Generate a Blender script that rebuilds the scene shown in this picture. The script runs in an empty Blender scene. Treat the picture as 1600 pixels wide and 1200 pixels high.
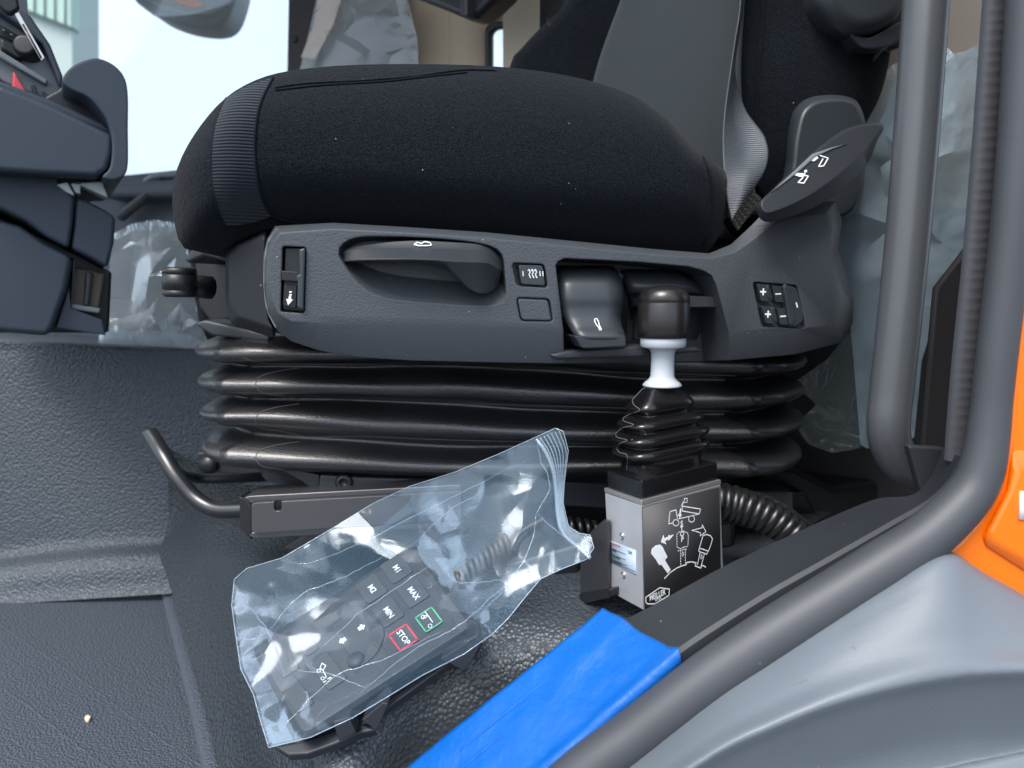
import bpy, bmesh, math, random
import numpy as np
from mathutils import Vector, Matrix, noise
from mathutils.bvhtree import BVHTree
from mathutils.geometry import delaunay_2d_cdt

# ------------------------------------------------------------------ camera
F = 1109.0                       # focal length in photo pixels (1600 wide)
PITCH = math.radians(7.5)
CAM = Vector((0, 0, 1.6))
sc = bpy.context.scene
C = sc.collection
cd = bpy.data.cameras.new('camera'); cam = bpy.data.objects.new('camera', cd); C.objects.link(cam)
cam.location = CAM; cam.rotation_euler = (math.radians(90) - PITCH, 0, 0)
cd.sensor_width = 36; cd.lens = F / 1600 * 36; cd.clip_start = 0.02; cd.clip_end = 400
cd.dof.use_dof = True; cd.dof.focus_distance = 0.63; cd.dof.aperture_fstop = 6.5
sc.camera = cam

# ------------------------------------------------------------------ sky, sun, exposure
W = bpy.data.worlds.new('World'); sc.world = W; W.use_nodes = True
wn = W.node_tree.nodes; bg = wn['Background']
sky = wn.new('ShaderNodeTexSky'); sky.sky_type = 'NISHITA'; sky.sun_disc = False
SUN_EL, SUN_AZ = math.radians(56), math.radians(212)
sky.sun_elevation = SUN_EL; sky.sun_rotation = SUN_AZ   # clockwise from +Y
sky.air_density = 0.6; sky.dust_density = 8.0; sky.ozone_density = 1.0
ov = wn.new('ShaderNodeMix'); ov.data_type = 'RGBA'; ov.inputs[0].default_value = 0.7     # high thin cloud over the clear sky
ov.inputs[7].default_value = (3.45, 4.1, 4.9, 1); W.node_tree.links.new(sky.outputs[0], ov.inputs[6])
W.node_tree.links.new(ov.outputs[2], bg.inputs[0]); bg.inputs[1].default_value = 0.15
sl = bpy.data.lights.new('sun', 'SUN'); so = bpy.data.objects.new('sun', sl); C.objects.link(so)
sl.energy = 1.3; sl.angle = math.radians(28); sl.color = (1.0, 0.97, 0.94)
sd = Vector((math.sin(SUN_AZ) * math.cos(SUN_EL), math.cos(SUN_AZ) * math.cos(SUN_EL), math.sin(SUN_EL)))
so.rotation_euler = sd.to_track_quat('Z', 'Y').to_euler(); so.location = CAM + sd * 5
sc.view_settings.view_transform = 'Standard'; sc.view_settings.look = 'None'
sc.view_settings.exposure = 1.35; sc.view_settings.gamma = 1.0; sc.view_settings.use_curve_mapping = False
sc.cycles.use_denoising = True
sc.cycles.transparent_max_bounces = 16; sc.cycles.max_bounces = 5
sc.cycles.sample_clamp_indirect = 6

# ------------------------------------------------------------------ helpers
_up = Vector((0, math.sin(PITCH), math.cos(PITCH))); _fw = Vector((0, math.cos(PITCH), -math.sin(PITCH)))
def ray(u, v): return Vector(((u - 800) / F, 0, 0)) + _up * ((600 - v) / F) + _fw
def P(u, v, Y): d = ray(u, v); return CAM + d * (Y / d.y)
def onz(u, v, z): d = ray(u, v); return CAM + d * ((z - CAM.z) / d.z)
class Plane:
    def __init__(s, p, n):
        s.p = p; s.n = n.normalized()
        if s.n.dot(CAM - p) < 0: s.n = -s.n
    def hit(s, u, v, off=0.0):
        d = ray(u, v); return CAM + d * ((s.p + s.n * off - CAM).dot(s.n) / d.dot(s.n))
def facing(Y, k=0.0, tilt=0.0): # plane at depth Y, k = recession to the right, tilt = recession upwards
    return Plane(P(800, 454, Y), Vector((k, -1, tilt)))
def cr(pts, n, closed=False):     # Catmull-Rom resampling, n samples
    pts = [Vector(p) for p in pts]; m = len(pts); out = []
    segs = m if closed else m - 1
    # arc-length parameter
    L = [(pts[(i + 1) % m] - pts[i]).length for i in range(segs)]; T = sum(L)
    for j in range(n):
        s = T * j / (n if closed else n - 1); i = 0
        while i < segs - 1 and s > L[i]: s -= L[i]; i += 1
        t = min(1, s / L[i]) if L[i] > 0 else 0
        g = (lambda q: pts[q % m]) if closed else (lambda q: pts[max(0, min(m - 1, q))])
        a, b, c, d = g(i - 1), g(i), g(i + 1), g(i + 2)
        out.append(0.5 * ((2 * b) + (c - a) * t + (2 * a - 5 * b + 4 * c - d) * t * t + (3 * b - a - 3 * c + d) * t ** 3))
    return out
def link(o, parent=None):
    C.objects.link(o)
    if parent is not None:
        o.parent = parent
        if parent.type == 'EMPTY': o.matrix_parent_inverse = Matrix.Translation(-parent.location)
    return o
def thing(name, label, cat, loc, group=None):
    o = bpy.data.objects.new(name, None); o.location = loc; o.empty_display_size = 0.05
    C.objects.link(o); tag(o, label, cat, group); return o
def tag(o, label=None, cat=None, group=None, kind=None):
    if label: o['label'] = label
    if cat: o['category'] = cat
    if group: o['group'] = group
    if kind: o['kind'] = kind
    return o
def mesh(name, vs, fs, mat, parent=None, smooth=True, bevel=0, sub=0, solid=0, seg=3, angle=35, merge=False, recalc=True):
    me = bpy.data.meshes.new(name); me.from_pydata([tuple(v) for v in vs], [], fs)
    bm = bmesh.new(); bm.from_mesh(me)
    if merge: bmesh.ops.remove_doubles(bm, verts=bm.verts, dist=1e-5)
    if recalc: bmesh.ops.recalc_face_normals(bm, faces=bm.faces)
    bm.to_mesh(me); bm.free()
    for p in me.polygons: p.use_smooth = smooth
    o = bpy.data.objects.new(name, me); link(o, parent)
    if mat: me.materials.append(mat)
    if solid: m = o.modifiers.new('s', 'SOLIDIFY'); m.thickness = solid; m.offset = -1
    if bevel:
        m = o.modifiers.new('b', 'BEVEL'); m.width = bevel; m.segments = seg; m.limit_method = 'ANGLE'; m.angle_limit = math.radians(angle)
        m.harden_normals = False
        if smooth: o.modifiers.new('w', 'WEIGHTED_NORMAL')
    if sub: m = o.modifiers.new('u', 'SUBSURF'); m.levels = sub; m.render_levels = sub
    return o
def loft(name, rings, mat, parent=None, caps=(True, True), closed=True, **k):
    n = len(rings[0]); assert all(len(r) == n for r in rings), name
    vs = [p for r in rings for p in r]; fs = []
    for i in range(len(rings) - 1):
        for j in range(n if closed else n - 1):
            a, b = i * n + j, i * n + (j + 1) % n
            fs.append((a, b, b + n, a + n))
    if closed:
        if caps[0]: fs.append(tuple(range(n))[::-1])
        if caps[1]: fs.append(tuple(range((len(rings) - 1) * n, len(rings) * n)))
    return mesh(name, vs, fs, mat, parent, **k)
def slab(name, pts, pl, front, back, mat, parent=None, bevel=0.002, **k):
    a = [pl.hit(u, v, front) for u, v in pts]; b = [p + pl.n * (back - front) for p in a]
    return loft(name, [a, b], mat, parent, bevel=bevel, **k)
def lofto(name, rs, pl, mat, parent=None, **k):       # rings given as (pixel outline, offset)
    return loft(name, [[pl.hit(u, v, o) for u, v in pts] for pts, o in rs], mat, parent, **k)
def grid(name, rows, mat, parent=None, nu=None, nv=None, **k):
    rows = [cr(r, nu) for r in rows] if nu else rows
    if nv: cols = [cr([r[j] for r in rows], nv) for j in range(len(rows[0]))]; rows = [[c[i] for c in cols] for i in range(nv)]
    return loft(name, rows, mat, parent, closed=False, **k)
def px(rows): return [[P(*p) for p in r] for r in rows]
def rr(u0, v0, u1, v1, r, n=5):
    out = []
    for cx, cy, a in ((u1 - r, v0 + r, -90), (u1 - r, v1 - r, 0), (u0 + r, v1 - r, 90), (u0 + r, v0 + r, 180)):
        for i in range(n): t = math.radians(a + 90 * i / (n - 1)); out.append((cx + r * math.cos(t), cy + r * math.sin(t)))
    return out
def rq(q, r, n=4):                 # quad with rounded corners (pixel units)
    out = []; m = len(q)
    for i in range(m):
        p = Vector(q[i]); a = Vector(q[i - 1]); b = Vector(q[(i + 1) % m])
        s = p + (a - p).normalized() * r; e = p + (b - p).normalized() * r
        for j in range(n): t = j / (n - 1); out.append(tuple((1 - t) ** 2 * s + 2 * t * (1 - t) * p + t * t * e))
    return out
def smooth_px(pts, n): return [tuple(p) for p in cr([Vector((u, v)) for u, v in pts], n, True)]
def tube_mesh(pts, r, n=10, ends=True):
    vs, fs = [], []; m = len(pts); t0 = None; nrm = None
    for i, p in enumerate(pts):
        t = (pts[min(m - 1, i + 1)] - pts[max(0, i - 1)]).normalized()
        if nrm is None: nrm = t.orthogonal().normalized()
        else: nrm = (nrm - t * nrm.dot(t)); nrm = nrm.normalized() if nrm.length > 1e-6 else t.orthogonal().normalized()
        b = t.cross(nrm); rad = r[i] if isinstance(r, (list, tuple)) else r
        for j in range(n): a = 2 * math.pi * j / n; vs.append(p + (nrm * math.cos(a) + b * math.sin(a)) * rad)
    for i in range(m - 1):
        for j in range(n): a, b2 = i * n + j, i * n + (j + 1) % n; fs.append((a, b2, b2 + n, a + n))
    if ends: fs.append(tuple(range(n))[::-1]); fs.append(tuple(range((m - 1) * n, m * n)))
    return vs, fs
def tube(name, pts, r, mat, parent=None, n=10, res=None, **k):
    if res:
        pts2 = cr(pts, res)
        if isinstance(r, (list, tuple)): r = [v.x for v in cr([Vector((q, i * .1, 0)) for i, q in enumerate(r)], res)]
        pts = pts2
    vs, fs = tube_mesh(pts, r, n); return mesh(name, vs, fs, mat, parent, **k)
def lathe(name, prof, o, ax, mat, parent=None, n=32, **k):   # prof: (radius, height)
    ax = ax.normalized(); e1 = ax.orthogonal().normalized(); e2 = ax.cross(e1)
    rings = [[o + ax * h + (e1 * math.cos(2 * math.pi * j / n) + e2 * math.sin(2 * math.pi * j / n)) * max(r, 1e-4) for j in range(n)] for r, h in prof]
    return loft(name, rings, mat, parent, **k)
def boolean(o, cutters):
    for c in cutters:
        m = o.modifiers.new('c', 'BOOLEAN'); m.operation = 'DIFFERENCE'; m.object = c; m.solver = 'EXACT'
    bpy.context.view_layer.update()
    dg = bpy.context.evaluated_depsgraph_get(); me = bpy.data.meshes.new_from_object(o.evaluated_get(dg))
    o.modifiers.clear(); old = o.data; nm = old.name; o.data = me; bpy.data.meshes.remove(old); me.name = nm
    for c in cutters: d = c.data; bpy.data.objects.remove(c); bpy.data.meshes.remove(d)
    return o
def flat_shade(o, ang=30):
    o.data.shade_smooth() if hasattr(o.data, 'shade_smooth') else None
    try: o.data.set_sharp_from_angle(angle=math.radians(ang))
    except Exception: pass
def bvh(o):
    bpy.context.view_layer.update(); dg = bpy.context.evaluated_depsgraph_get(); e = o.evaluated_get(dg); me = e.to_mesh()
    t = BVHTree.FromPolygons([v.co.copy() for v in me.vertices], [tuple(p.vertices) for p in me.polygons]); e.to_mesh_clear(); return t
def cast(t, u, v, lift=0.0, default=None):
    d = ray(u, v).normalized(); h = t.ray_cast(CAM, d)
    if h[0] is None: return default
    n = h[1] if h[1].dot(d) < 0 else -h[1]
    return h[0] + n * lift
# flat print on a plane: filled polygons and strokes, raised 0.2 mm as real thin pieces
def poly_on(name, pts, pl, mat, parent, off=0.0003, thick=0.0003, bevel=0):
    return slab(name, pts, pl, off, off - thick, mat, parent, bevel=0, smooth=False)
def stroke_on(name, pts, pl, w, mat, parent, off=0.0003, closed=False, dash=None):
    q = [pl.hit(u, v, off) for u, v in pts]
    if closed: q.append(q[0])
    vs, fs = [], []
    def seg(a, b):
        d = (b - a).normalized(); s = d.cross(pl.n) * w / 2; e = d * w * .3; i = len(vs)
        vs.extend([a - e - s, b + e - s, b + e + s, a - e + s]); fs.append((i, i + 1, i + 2, i + 3))
    for a, b in zip(q, q[1:]):
        if dash:
            L = (b - a).length; t = 0; d = (b - a).normalized()
            while t < L: seg(a + d * t, a + d * min(L, t + dash)); t += dash * 2
        else: seg(a, b)
    return mesh(name, vs, fs, mat, parent, smooth=False, recalc=False)
def text_on(name, s, u, v, h, dirpx, pl, mat, parent, off=0.0004, bold=0.0, shear=0.0, squash=1.0):
    o3 = pl.hit(u, v, off); ex = (pl.hit(u + dirpx[0] * .5, v + dirpx[1] * .5, off) - o3).normalized(); ey = pl.n.cross(ex).normalized()
    size = h * (o3 - CAM).dot(_fw) / F
    c = bpy.data.curves.new('t', 'FONT'); c.body = s; c.align_x = 'CENTER'; c.align_y = 'CENTER'; c.size = 1.0; c.offset = bold; c.shear = shear; c.resolution_u = 3
    t = bpy.data.objects.new('t', c); C.objects.link(t); bpy.context.view_layer.update()
    me = bpy.data.meshes.new_from_object(t.evaluated_get(bpy.context.evaluated_depsgraph_get()))
    bpy.data.objects.remove(t); bpy.data.curves.remove(c)
    vs = [o3 + ex * (q.co.x * size * 1.38 * squash) + ey * (q.co.y * size * 1.38) for q in me.vertices]; fs = [tuple(p.vertices) for p in me.polygons]
    bpy.data.meshes.remove(me)
    return mesh(name, vs, fs, mat, parent, smooth=False, recalc=False)

# ------------------------------------------------------------------ materials
def M(name, col, rough=0.5, metal=0.0, spec=0.5, bump=None, bevel=0.0, coat=0.0, sheen=0.0, dust=0.0, var=0.0, speckle=0.0):
    m = bpy.data.materials.new(name); m.use_nodes = True; nt = m.node_tree; N = nt.nodes; Lk = nt.links.new
    b = N['Principled BSDF']
    b.inputs['Base Color'].default_value = (*col, 1); b.inputs['Roughness'].default_value = rough
    b.inputs['Metallic'].default_value = metal; b.inputs['Specular IOR Level'].default_value = spec
    b.inputs['Coat Weight'].default_value = coat; b.inputs['Coat Roughness'].default_value = 0.06
    b.inputs['Sheen Weight'].default_value = sheen; b.inputs['Sheen Roughness'].default_value = 0.45
    tc = N.new('ShaderNodeTexCoord')
    nrm = None
    if bevel:
        bv = N.new('ShaderNodeBevel'); bv.samples = 4; bv.inputs['Radius'].default_value = bevel; nrm = bv.outputs[0]
    def bumpit(h, s, d):
        nonlocal nrm
        bp = N.new('ShaderNodeBump'); bp.inputs['Strength'].default_value = s; bp.inputs['Distance'].default_value = d
        Lk(h, bp.inputs['Height'])
        if nrm is not None: Lk(nrm, bp.inputs['Normal'])
        nrm = bp.outputs[0]
    for kind, scale, st in (bump or []):
        if kind == 'noise':
            t = N.new('ShaderNodeTexNoise'); t.inputs['Scale'].default_value = scale; t.inputs['Detail'].default_value = 3
            Lk(tc.outputs['Object'], t.inputs['Vector']); bumpit(t.outputs['Fac'], st, 0.6 / scale)
        elif kind == 'leather':
            w = N.new('ShaderNodeTexNoise'); w.inputs['Scale'].default_value = scale * .6; Lk(tc.outputs['Object'], w.inputs['Vector'])
            mx = N.new('ShaderNodeMix'); mx.data_type = 'RGBA'; mx.blend_type = 'LINEAR_LIGHT'; mx.inputs[0].default_value = 0.14 / scale
            Lk(tc.outputs['Object'], mx.inputs[6]); Lk(w.outputs['Color'], mx.inputs[7])
            t = N.new('ShaderNodeTexVoronoi'); t.feature = 'F1'; t.inputs['Scale'].default_value = scale
            Lk(mx.outputs[2], t.inputs['Vector'])
            iv = N.new('ShaderNodeMath'); iv.operation = 'SUBTRACT'; iv.inputs[0].default_value = 1; Lk(t.outputs['Distance'], iv.inputs[1])
            bumpit(iv.outputs[0], st, 0.55 / scale)
        elif kind in ('ribs_z', 'ribs_x'):
            t = N.new('ShaderNodeTexWave'); t.wave_type = 'BANDS'; t.bands_direction = 'Z' if kind == 'ribs_z' else 'X'
            t.inputs['Scale'].default_value = scale; t.inputs['Distortion'].default_value = 0.6; t.inputs['Detail'].default_value = 1
            Lk(tc.outputs['Object'], t.inputs['Vector']); bumpit(t.outputs['Fac'], st, 0.1 / scale)
    if nrm is not None: Lk(nrm, b.inputs['Normal'])
    colout = None
    if var:
        t = N.new('ShaderNodeTexNoise'); t.inputs['Scale'].default_value = 9; t.inputs['Detail'].default_value = 6
        Lk(tc.outputs['Object'], t.inputs['Vector'])
        r = N.new('ShaderNodeMapRange'); r.inputs['To Min'].default_value = 1 - var; r.inputs['To Max'].default_value = 1 + var; r.inputs['From Min'].default_value = .3; r.inputs['From Max'].default_value = .7
        Lk(t.outputs['Fac'], r.inputs['Value'])
        mx = N.new('ShaderNodeMix'); mx.data_type = 'RGBA'; mx.blend_type = 'MULTIPLY'; mx.inputs[0].default_value = 1
        mx.inputs[6].default_value = (*col, 1); Lk(r.outputs[0], mx.inputs[7]); colout = mx.outputs[2]
        rr_ = N.new('ShaderNodeMapRange'); rr_.inputs['To Min'].default_value = max(0, rough - var * .35); rr_.inputs['To Max'].default_value = min(1, rough + var * .35); rr_.inputs['From Min'].default_value = .3; rr_.inputs['From Max'].default_value = .7
        Lk(t.outputs['Fac'], rr_.inputs['Value']); Lk(rr_.outputs[0], b.inputs['Roughness'])
    if speckle:
        t = N.new('ShaderNodeTexNoise'); t.inputs['Scale'].default_value = speckle; t.inputs['Detail'].default_value = 2
        Lk(tc.outputs['Object'], t.inputs['Vector'])
        r = N.new('ShaderNodeMapRange'); r.inputs['To Min'].default_value = .25; r.inputs['To Max'].default_value = 2.4; r.inputs['From Min'].default_value = .35; r.inputs['From Max'].default_value = .72
        Lk(t.outputs['Fac'], r.inputs['Value'])
        mx = N.new('ShaderNodeMix'); mx.data_type = 'RGBA'; mx.blend_type = 'MULTIPLY'; mx.inputs[0].default_value = 1
        mx.inputs[6].default_value = (*col, 1); Lk(r.outputs[0], mx.inputs[7]); colout = mx.outputs[2]
    if dust:
        t = N.new('ShaderNodeTexVoronoi'); t.inputs['Scale'].default_value = 160; Lk(tc.outputs['Object'], t.inputs['Vector'])
        sp = N.new('ShaderNodeSeparateColor'); Lk(t.outputs['Color'], sp.inputs[0])
        g = N.new('ShaderNodeMath'); g.operation = 'GREATER_THAN'; g.inputs[1].default_value = 1 - dust; Lk(sp.outputs[0], g.inputs[0])
        l = N.new('ShaderNodeMath'); l.operation = 'LESS_THAN'; l.inputs[1].default_value = 0.085; Lk(t.outputs['Distance'], l.inputs[0])
        q = N.new('ShaderNodeMath'); q.operation = 'MULTIPLY'; Lk(g.outputs[0], q.inputs[0]); Lk(l.outputs[0], q.inputs[1])
        mx = N.new('ShaderNodeMix'); mx.data_type = 'RGBA'; mx.inputs[7].default_value = (0.35, 0.36, 0.36, 1)
        Lk(q.outputs[0], mx.inputs[0])
        if colout: Lk(colout, mx.inputs[6])
        else: mx.inputs[6].default_value = (*col, 1)
        colout = mx.outputs[2]
    if colout: Lk(colout, b.inputs['Base Color'])
    return m
def film_mat(name, tint=(0.93, 0.965, 0.985), milk=0.10, milkcol=(0.75, 0.86, 0.95), gloss=0.16, rough=0.07, bumps=(), top=0.45):
    m = bpy.data.materials.new(name); m.use_nodes = True; nt = m.node_tree; N = nt.nodes; Lk = nt.links.new
    N.remove(N['Principled BSDF']); out = N['Material Output']
    tr = N.new('ShaderNodeBsdfTransparent'); tr.inputs[0].default_value = (*tint, 1)
    gl = N.new('ShaderNodeBsdfGlossy'); gl.inputs['Roughness'].default_value = rough; gl.inputs[0].default_value = (0.84, 0.93, 1, 1)
    df = N.new('ShaderNodeBsdfDiffuse'); df.inputs[0].default_value = (*milkcol, 1)
    tl = N.new('ShaderNodeBsdfTranslucent'); tl.inputs[0].default_value = (*milkcol, 1)
    lw = N.new('ShaderNodeFresnel'); lw.inputs['IOR'].default_value = 1.5
    mr = N.new('ShaderNodeMapRange'); mr.inputs['To Min'].default_value = gloss * .1; mr.inputs['To Max'].default_value = top; mr.inputs['From Max'].default_value = 0.7
    Lk(lw.outputs[0], mr.inputs['Value'])
    tc = N.new('ShaderNodeTexCoord'); nrm = None
    for sc_, st, det in bumps:
        t = N.new('ShaderNodeTexNoise'); t.inputs['Scale'].default_value = sc_; t.inputs['Detail'].default_value = det; t.inputs['Distortion'].default_value = 0.8
        Lk(tc.outputs['Object'], t.inputs['Vector'])
        a = N.new('ShaderNodeMath'); a.operation = 'SUBTRACT'; a.inputs[1].default_value = 0.5; Lk(t.outputs['Fac'], a.inputs[0])
        ab = N.new('ShaderNodeMath'); ab.operation = 'ABSOLUTE'; Lk(a.outputs[0], ab.inputs[0])
        bp = N.new('ShaderNodeBump'); bp.inputs['Strength'].default_value = st; bp.inputs['Distance'].default_value = 0.5 / sc_
        Lk(ab.outputs[0], bp.inputs['Height'])
        if nrm: Lk(nrm, bp.inputs['Normal'])
        nrm = bp.outputs[0]
    if nrm:
        for q in (gl, lw, df): Lk(nrm, q.inputs['Normal'])
    m1 = N.new('ShaderNodeMixShader'); Lk(mr.outputs[0], m1.inputs[0]); Lk(tr.outputs[0], m1.inputs[1]); Lk(gl.outputs[0], m1.inputs[2])
    dd = N.new('ShaderNodeMixShader'); dd.inputs[0].default_value = 0.4; Lk(df.outputs[0], dd.inputs[1]); Lk(tl.outputs[0], dd.inputs[2])
    m2 = N.new('ShaderNodeMixShader'); m2.inputs[0].default_value = milk; Lk(m1.outputs[0], m2.inputs[1]); Lk(dd.outputs[0], m2.inputs[2])
    Lk(m2.outputs[0], out.inputs[0]); return m
def glow(name, col, st):
    m = bpy.data.materials.new(name); m.use_nodes = True; b = m.node_tree.nodes['Principled BSDF']
    b.inputs['Base Color'].default_value = (*col, 1); b.inputs['Emission Color'].default_value = (*col, 1); b.inputs['Emission Strength'].default_value = st; return m

velour = M('velour', (0.0058, 0.008, 0.0112), 0.95, spec=0.1, bump=[('noise', 700, 0.9), ('noise', 240, 0.3)], sheen=0.06, dust=0.03, speckle=1000)
knit = M('knit', (0.012, 0.016, 0.024), 0.9, spec=0.15, bump=[('ribs_z', 120, 1.0), ('noise', 1500, 0.6)], sheen=0.2)
weave = M('weave', (0.030, 0.038, 0.043), 0.85, spec=0.2, bump=[('ribs_x', 260, 0.3), ('ribs_z', 260, 0.3)], sheen=0.15)
webbing = M('webbing', (0.05, 0.06, 0.072), 0.5, spec=0.5, bump=[('ribs_z', 130, 0.6)])
stitch = M('stitch', (0.008, 0.010, 0.013), 0.9, spec=.1)
stitch_l = M('stitch_light', (0.10, 0.10, 0.095), 0.8)
panelp = M('panel_plastic', (0.052, 0.06, 0.069), 0.42, bump=[('leather', 520, 0.22), ('noise', 1500, .15)], bevel=0.0022, dust=0.06)
plain = M('plain_plastic', (0.024, 0.028, 0.034), 0.42, bump=[('noise', 1600, 0.22)], bevel=0.0018, dust=0.03)
softp = M('soft_plastic', (0.03, 0.036, 0.043), 0.4, bump=[('noise', 900, 0.10)], bevel=0.001)
blackp = M('black_plastic', (0.008, 0.01, 0.012), 0.4, bump=[('noise', 900, .15)], bevel=0.001)
dashp = M('dash_plastic', (0.028, 0.042, 0.062), 0.55, bump=[('noise', 700, 0.15)], bevel=0.004)
dashl = M('dash_trim', (0.15, 0.18, 0.20), 0.5, bump=[('noise', 700, 0.1)], bevel=0.002)
bellowm = M('bellows_rubber', (0.006, 0.007, 0.009), 0.40, spec=1.0, coat=.3, bump=[('noise', 520, 0.55)], var=.25)
gaiterm = M('gaiter_rubber', (0.006, 0.006, 0.007), 0.2, spec=0.6, bump=[('noise', 300, 0.06)], dust=0.05)
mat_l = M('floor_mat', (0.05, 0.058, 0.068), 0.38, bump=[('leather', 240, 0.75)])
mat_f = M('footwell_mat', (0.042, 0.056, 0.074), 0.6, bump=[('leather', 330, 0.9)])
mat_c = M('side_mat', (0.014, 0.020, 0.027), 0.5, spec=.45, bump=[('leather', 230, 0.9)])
wallm = M('tunnel_mat', (0.05, 0.064, 0.078), 0.46, bump=[('leather', 225, 0.8)])
steel = M('brushed_steel', (0.50, 0.52, 0.55), 0.42, metal=0.55, bump=[('noise', 400, .12)], bevel=0.0008, var=.12)
alu = M('aluminium_edge', (0.55, 0.54, 0.52), 0.4, metal=0.9, bevel=0.0006)
black_steel = M('painted_steel', (0.012, 0.014, 0.017), 0.28, spec=0.7, bevel=0.001)
rail_m = M('rail_steel', (0.13, 0.13, 0.14), 0.36, metal=0.75, bevel=0.001, dust=.03)
plate_m = M('black_plate', (0.035, 0.035, 0.037), 0.5, bump=[('noise', 1800, .5)], dust=.05)
white_p = M('white_plastic', (0.42, 0.46, 0.50), 0.35)
print_w = M('white_print', (0.75, 0.78, 0.8), 0.5)
print_b = M('black_print', (0.01, 0.01, 0.012), 0.6)
sticker = M('sticker', (0.36, 0.45, 0.55), 0.45)
red_p = M('red_print', (0.55, 0.03, 0.05), 0.5)
green_p = M('green_print', (0.08, 0.42, 0.22), 0.5)
red_plastic = M('red_plastic', (0.55, 0.06, 0.07), 0.4)
tape_m = M('blue_tape', (0.0, 0.095, 0.40), 0.42, spec=.45, bump=[('noise', 45, .2), ('noise', 500, .12)], var=.06)
sillp = M('sill_plastic', (0.022, 0.026, 0.032), 0.5, bump=[('noise', 1500, .2)], dust=.09, var=.1)
sealm = M('seal_rubber', (0.048, 0.053, 0.062), 0.5, bump=[('noise', 1500, .35)], dust=.02, var=.08)
greyp = M('grey_panel', (0.115, 0.138, 0.162), 0.45, bump=[('noise', 1000, .28)], dust=.03, var=.07)
orange = M('orange_paint', (0.92, 0.18, 0.002), 0.3, coat=.5)
polem = M('handle_paint', (0.075, 0.083, 0.092), 0.33, spec=.7, bump=[('noise', 1200, .12)])
beige = M('beige_lining', (0.60, 0.50, 0.37), 0.75, bump=[('noise', 300, .1)])
beige_l = M('beige_trim', (0.72, 0.63, 0.48), 0.7)
brownp = M('dark_lining', (0.022, 0.023, 0.026), 0.7)
doorp = M('door_lining', (0.06, 0.078, 0.10), 0.6, bump=[('noise', 300, .2)], bevel=.004)
darkfab = M('dark_fabric', (0.05, 0.05, 0.055), 0.9)
film_b = film_mat('bag_film', milk=0.05, milkcol=(.42, .70, .98), gloss=.25, rough=.12, top=.22, bumps=())
film_w = film_mat('wrap_film', milk=0.55, milkcol=(.66, .86, 1.0), gloss=.3, rough=.12, bumps=((22, .15, 2),))
film_e = film_mat('film_edge', milk=0.3, gloss=.6)
film_z = film_mat('film_ridge', milk=0.16, gloss=.6)
film_d = film_mat('film_dense', milk=0.42, milkcol=(.78, .88, .92), gloss=.5, rough=.1, bumps=((30, .15, 2),))
glassm = film_mat('window_glass', tint=(.96, .98, .985), milk=0.0, gloss=.0, rough=.01, top=.12)
remote_m = M('remote_plastic', (0.035, 0.04, 0.048), 0.5, bump=[('noise', 1200, .2)], bevel=.0012)
key_m = M('remote_key', (0.045, 0.05, 0.058), 0.55, bevel=.0008)
cradle_m = M('cradle_plastic', (0.02, 0.023, 0.03), 0.45, bump=[('noise', 900, .1)], bevel=.0008)
keymetal = M('key_metal', (0.62, 0.58, 0.54), .3, metal=1)
bldg = M('pale_cladding', (0.42, 0.50, 0.48), .7)
mirrorm = M('mirror_housing', (0.26, 0.30, 0.31), .5)
amber = M('amber_lens', (0.85, 0.25, 0.02), .3)

# ================================================================== the cab
FLOOR_Z = CAM.z - 0.505
tag(mesh('ground', [(-60, -60, 0), (60, -60, 0), (60, 60, 0), (-60, 60, 0)], [(0, 1, 2, 3)], M('yard_asphalt', (.07, .07, .072), .85, bump=[('noise', 20, .2)], var=.15)), kind='structure')
# footwell floor
cols = [(-1.3, 0.50), (-1.3, 1.25), (-0.2, 1.25), (-0.2, 0.50)]
tag(mesh('cab_floor', [(x, y, FLOOR_Z) for x, y in cols], [(0, 1, 2, 3)], mat_f), kind='structure')
# rubber ridges of the footwell mat, running diagonally
fl = bpy.data.objects['cab_floor']
for a, b in (((-60, 935), (330, 1215)), ((-60, 1030), (180, 1215))):
    pts = [onz(a[0] + (b[0] - a[0]) * t / 20 , a[1] + (b[1] - a[1]) * t / 20 + 2 * math.sin(t * .5), FLOOR_Z - 0.0053) for t in range(21)]
    tube('mat_ridge', pts, 0.0060, mat_f, fl, n=8)
# border ridge next to the seat box
edge = [(346, 1230), (318, 1110), (290, 1010), (268, 930), (256, 885), (250, 868)]
pe = [onz(u, v, FLOOR_Z) for u, v in edge]
rows = []
for dx, dz in ((-.030, .0005), (-.027, -.004), (-.022, -.004), (-.018, .004), (-.008, .008), (0.004, .007), (.01, -.01)):
    rows.append([p + Vector((dx, -dx * .3, dz)) for p in pe])
grid('mat_border', rows, mat_f, fl, nu=40, nv=28)
# tunnel wall with its rounded step at the foot
def tw(u): t = (u + 120) / 460; return t
rows = []
for (v0, v1, Y) in ((512, 540, 1.55), (522, 549, 1.24), (528, 555, 1.222), (545, 570, 1.215), (620, 640, 1.205), (720, 735, 1.195), (820, 815, 1.185), (885, 846, 1.18), (897, 853, 1.165), (908, 862, 1.135), (922, 876, 1.118), (938, 900, 1.112), (946, 915, 1.108), (952, 922, 1.10)):
    r = []
    for i in range(9):
        t = i / 8 * 1.65; u = -120 + 475 * t
        vv = v0 + (v1 - v0) * t
        if 860 < v0 < 950: vv += -14 * math.sin(min(1, t) * math.pi) * (1 if v0 < 940 else .3)
        r.append((u, vv, Y + 0.06 * max(0, t - .75)))
    rows.append(r)
tag(grid('engine_tunnel', px(rows), wallm, nu=50, nv=60), kind='structure')
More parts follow.
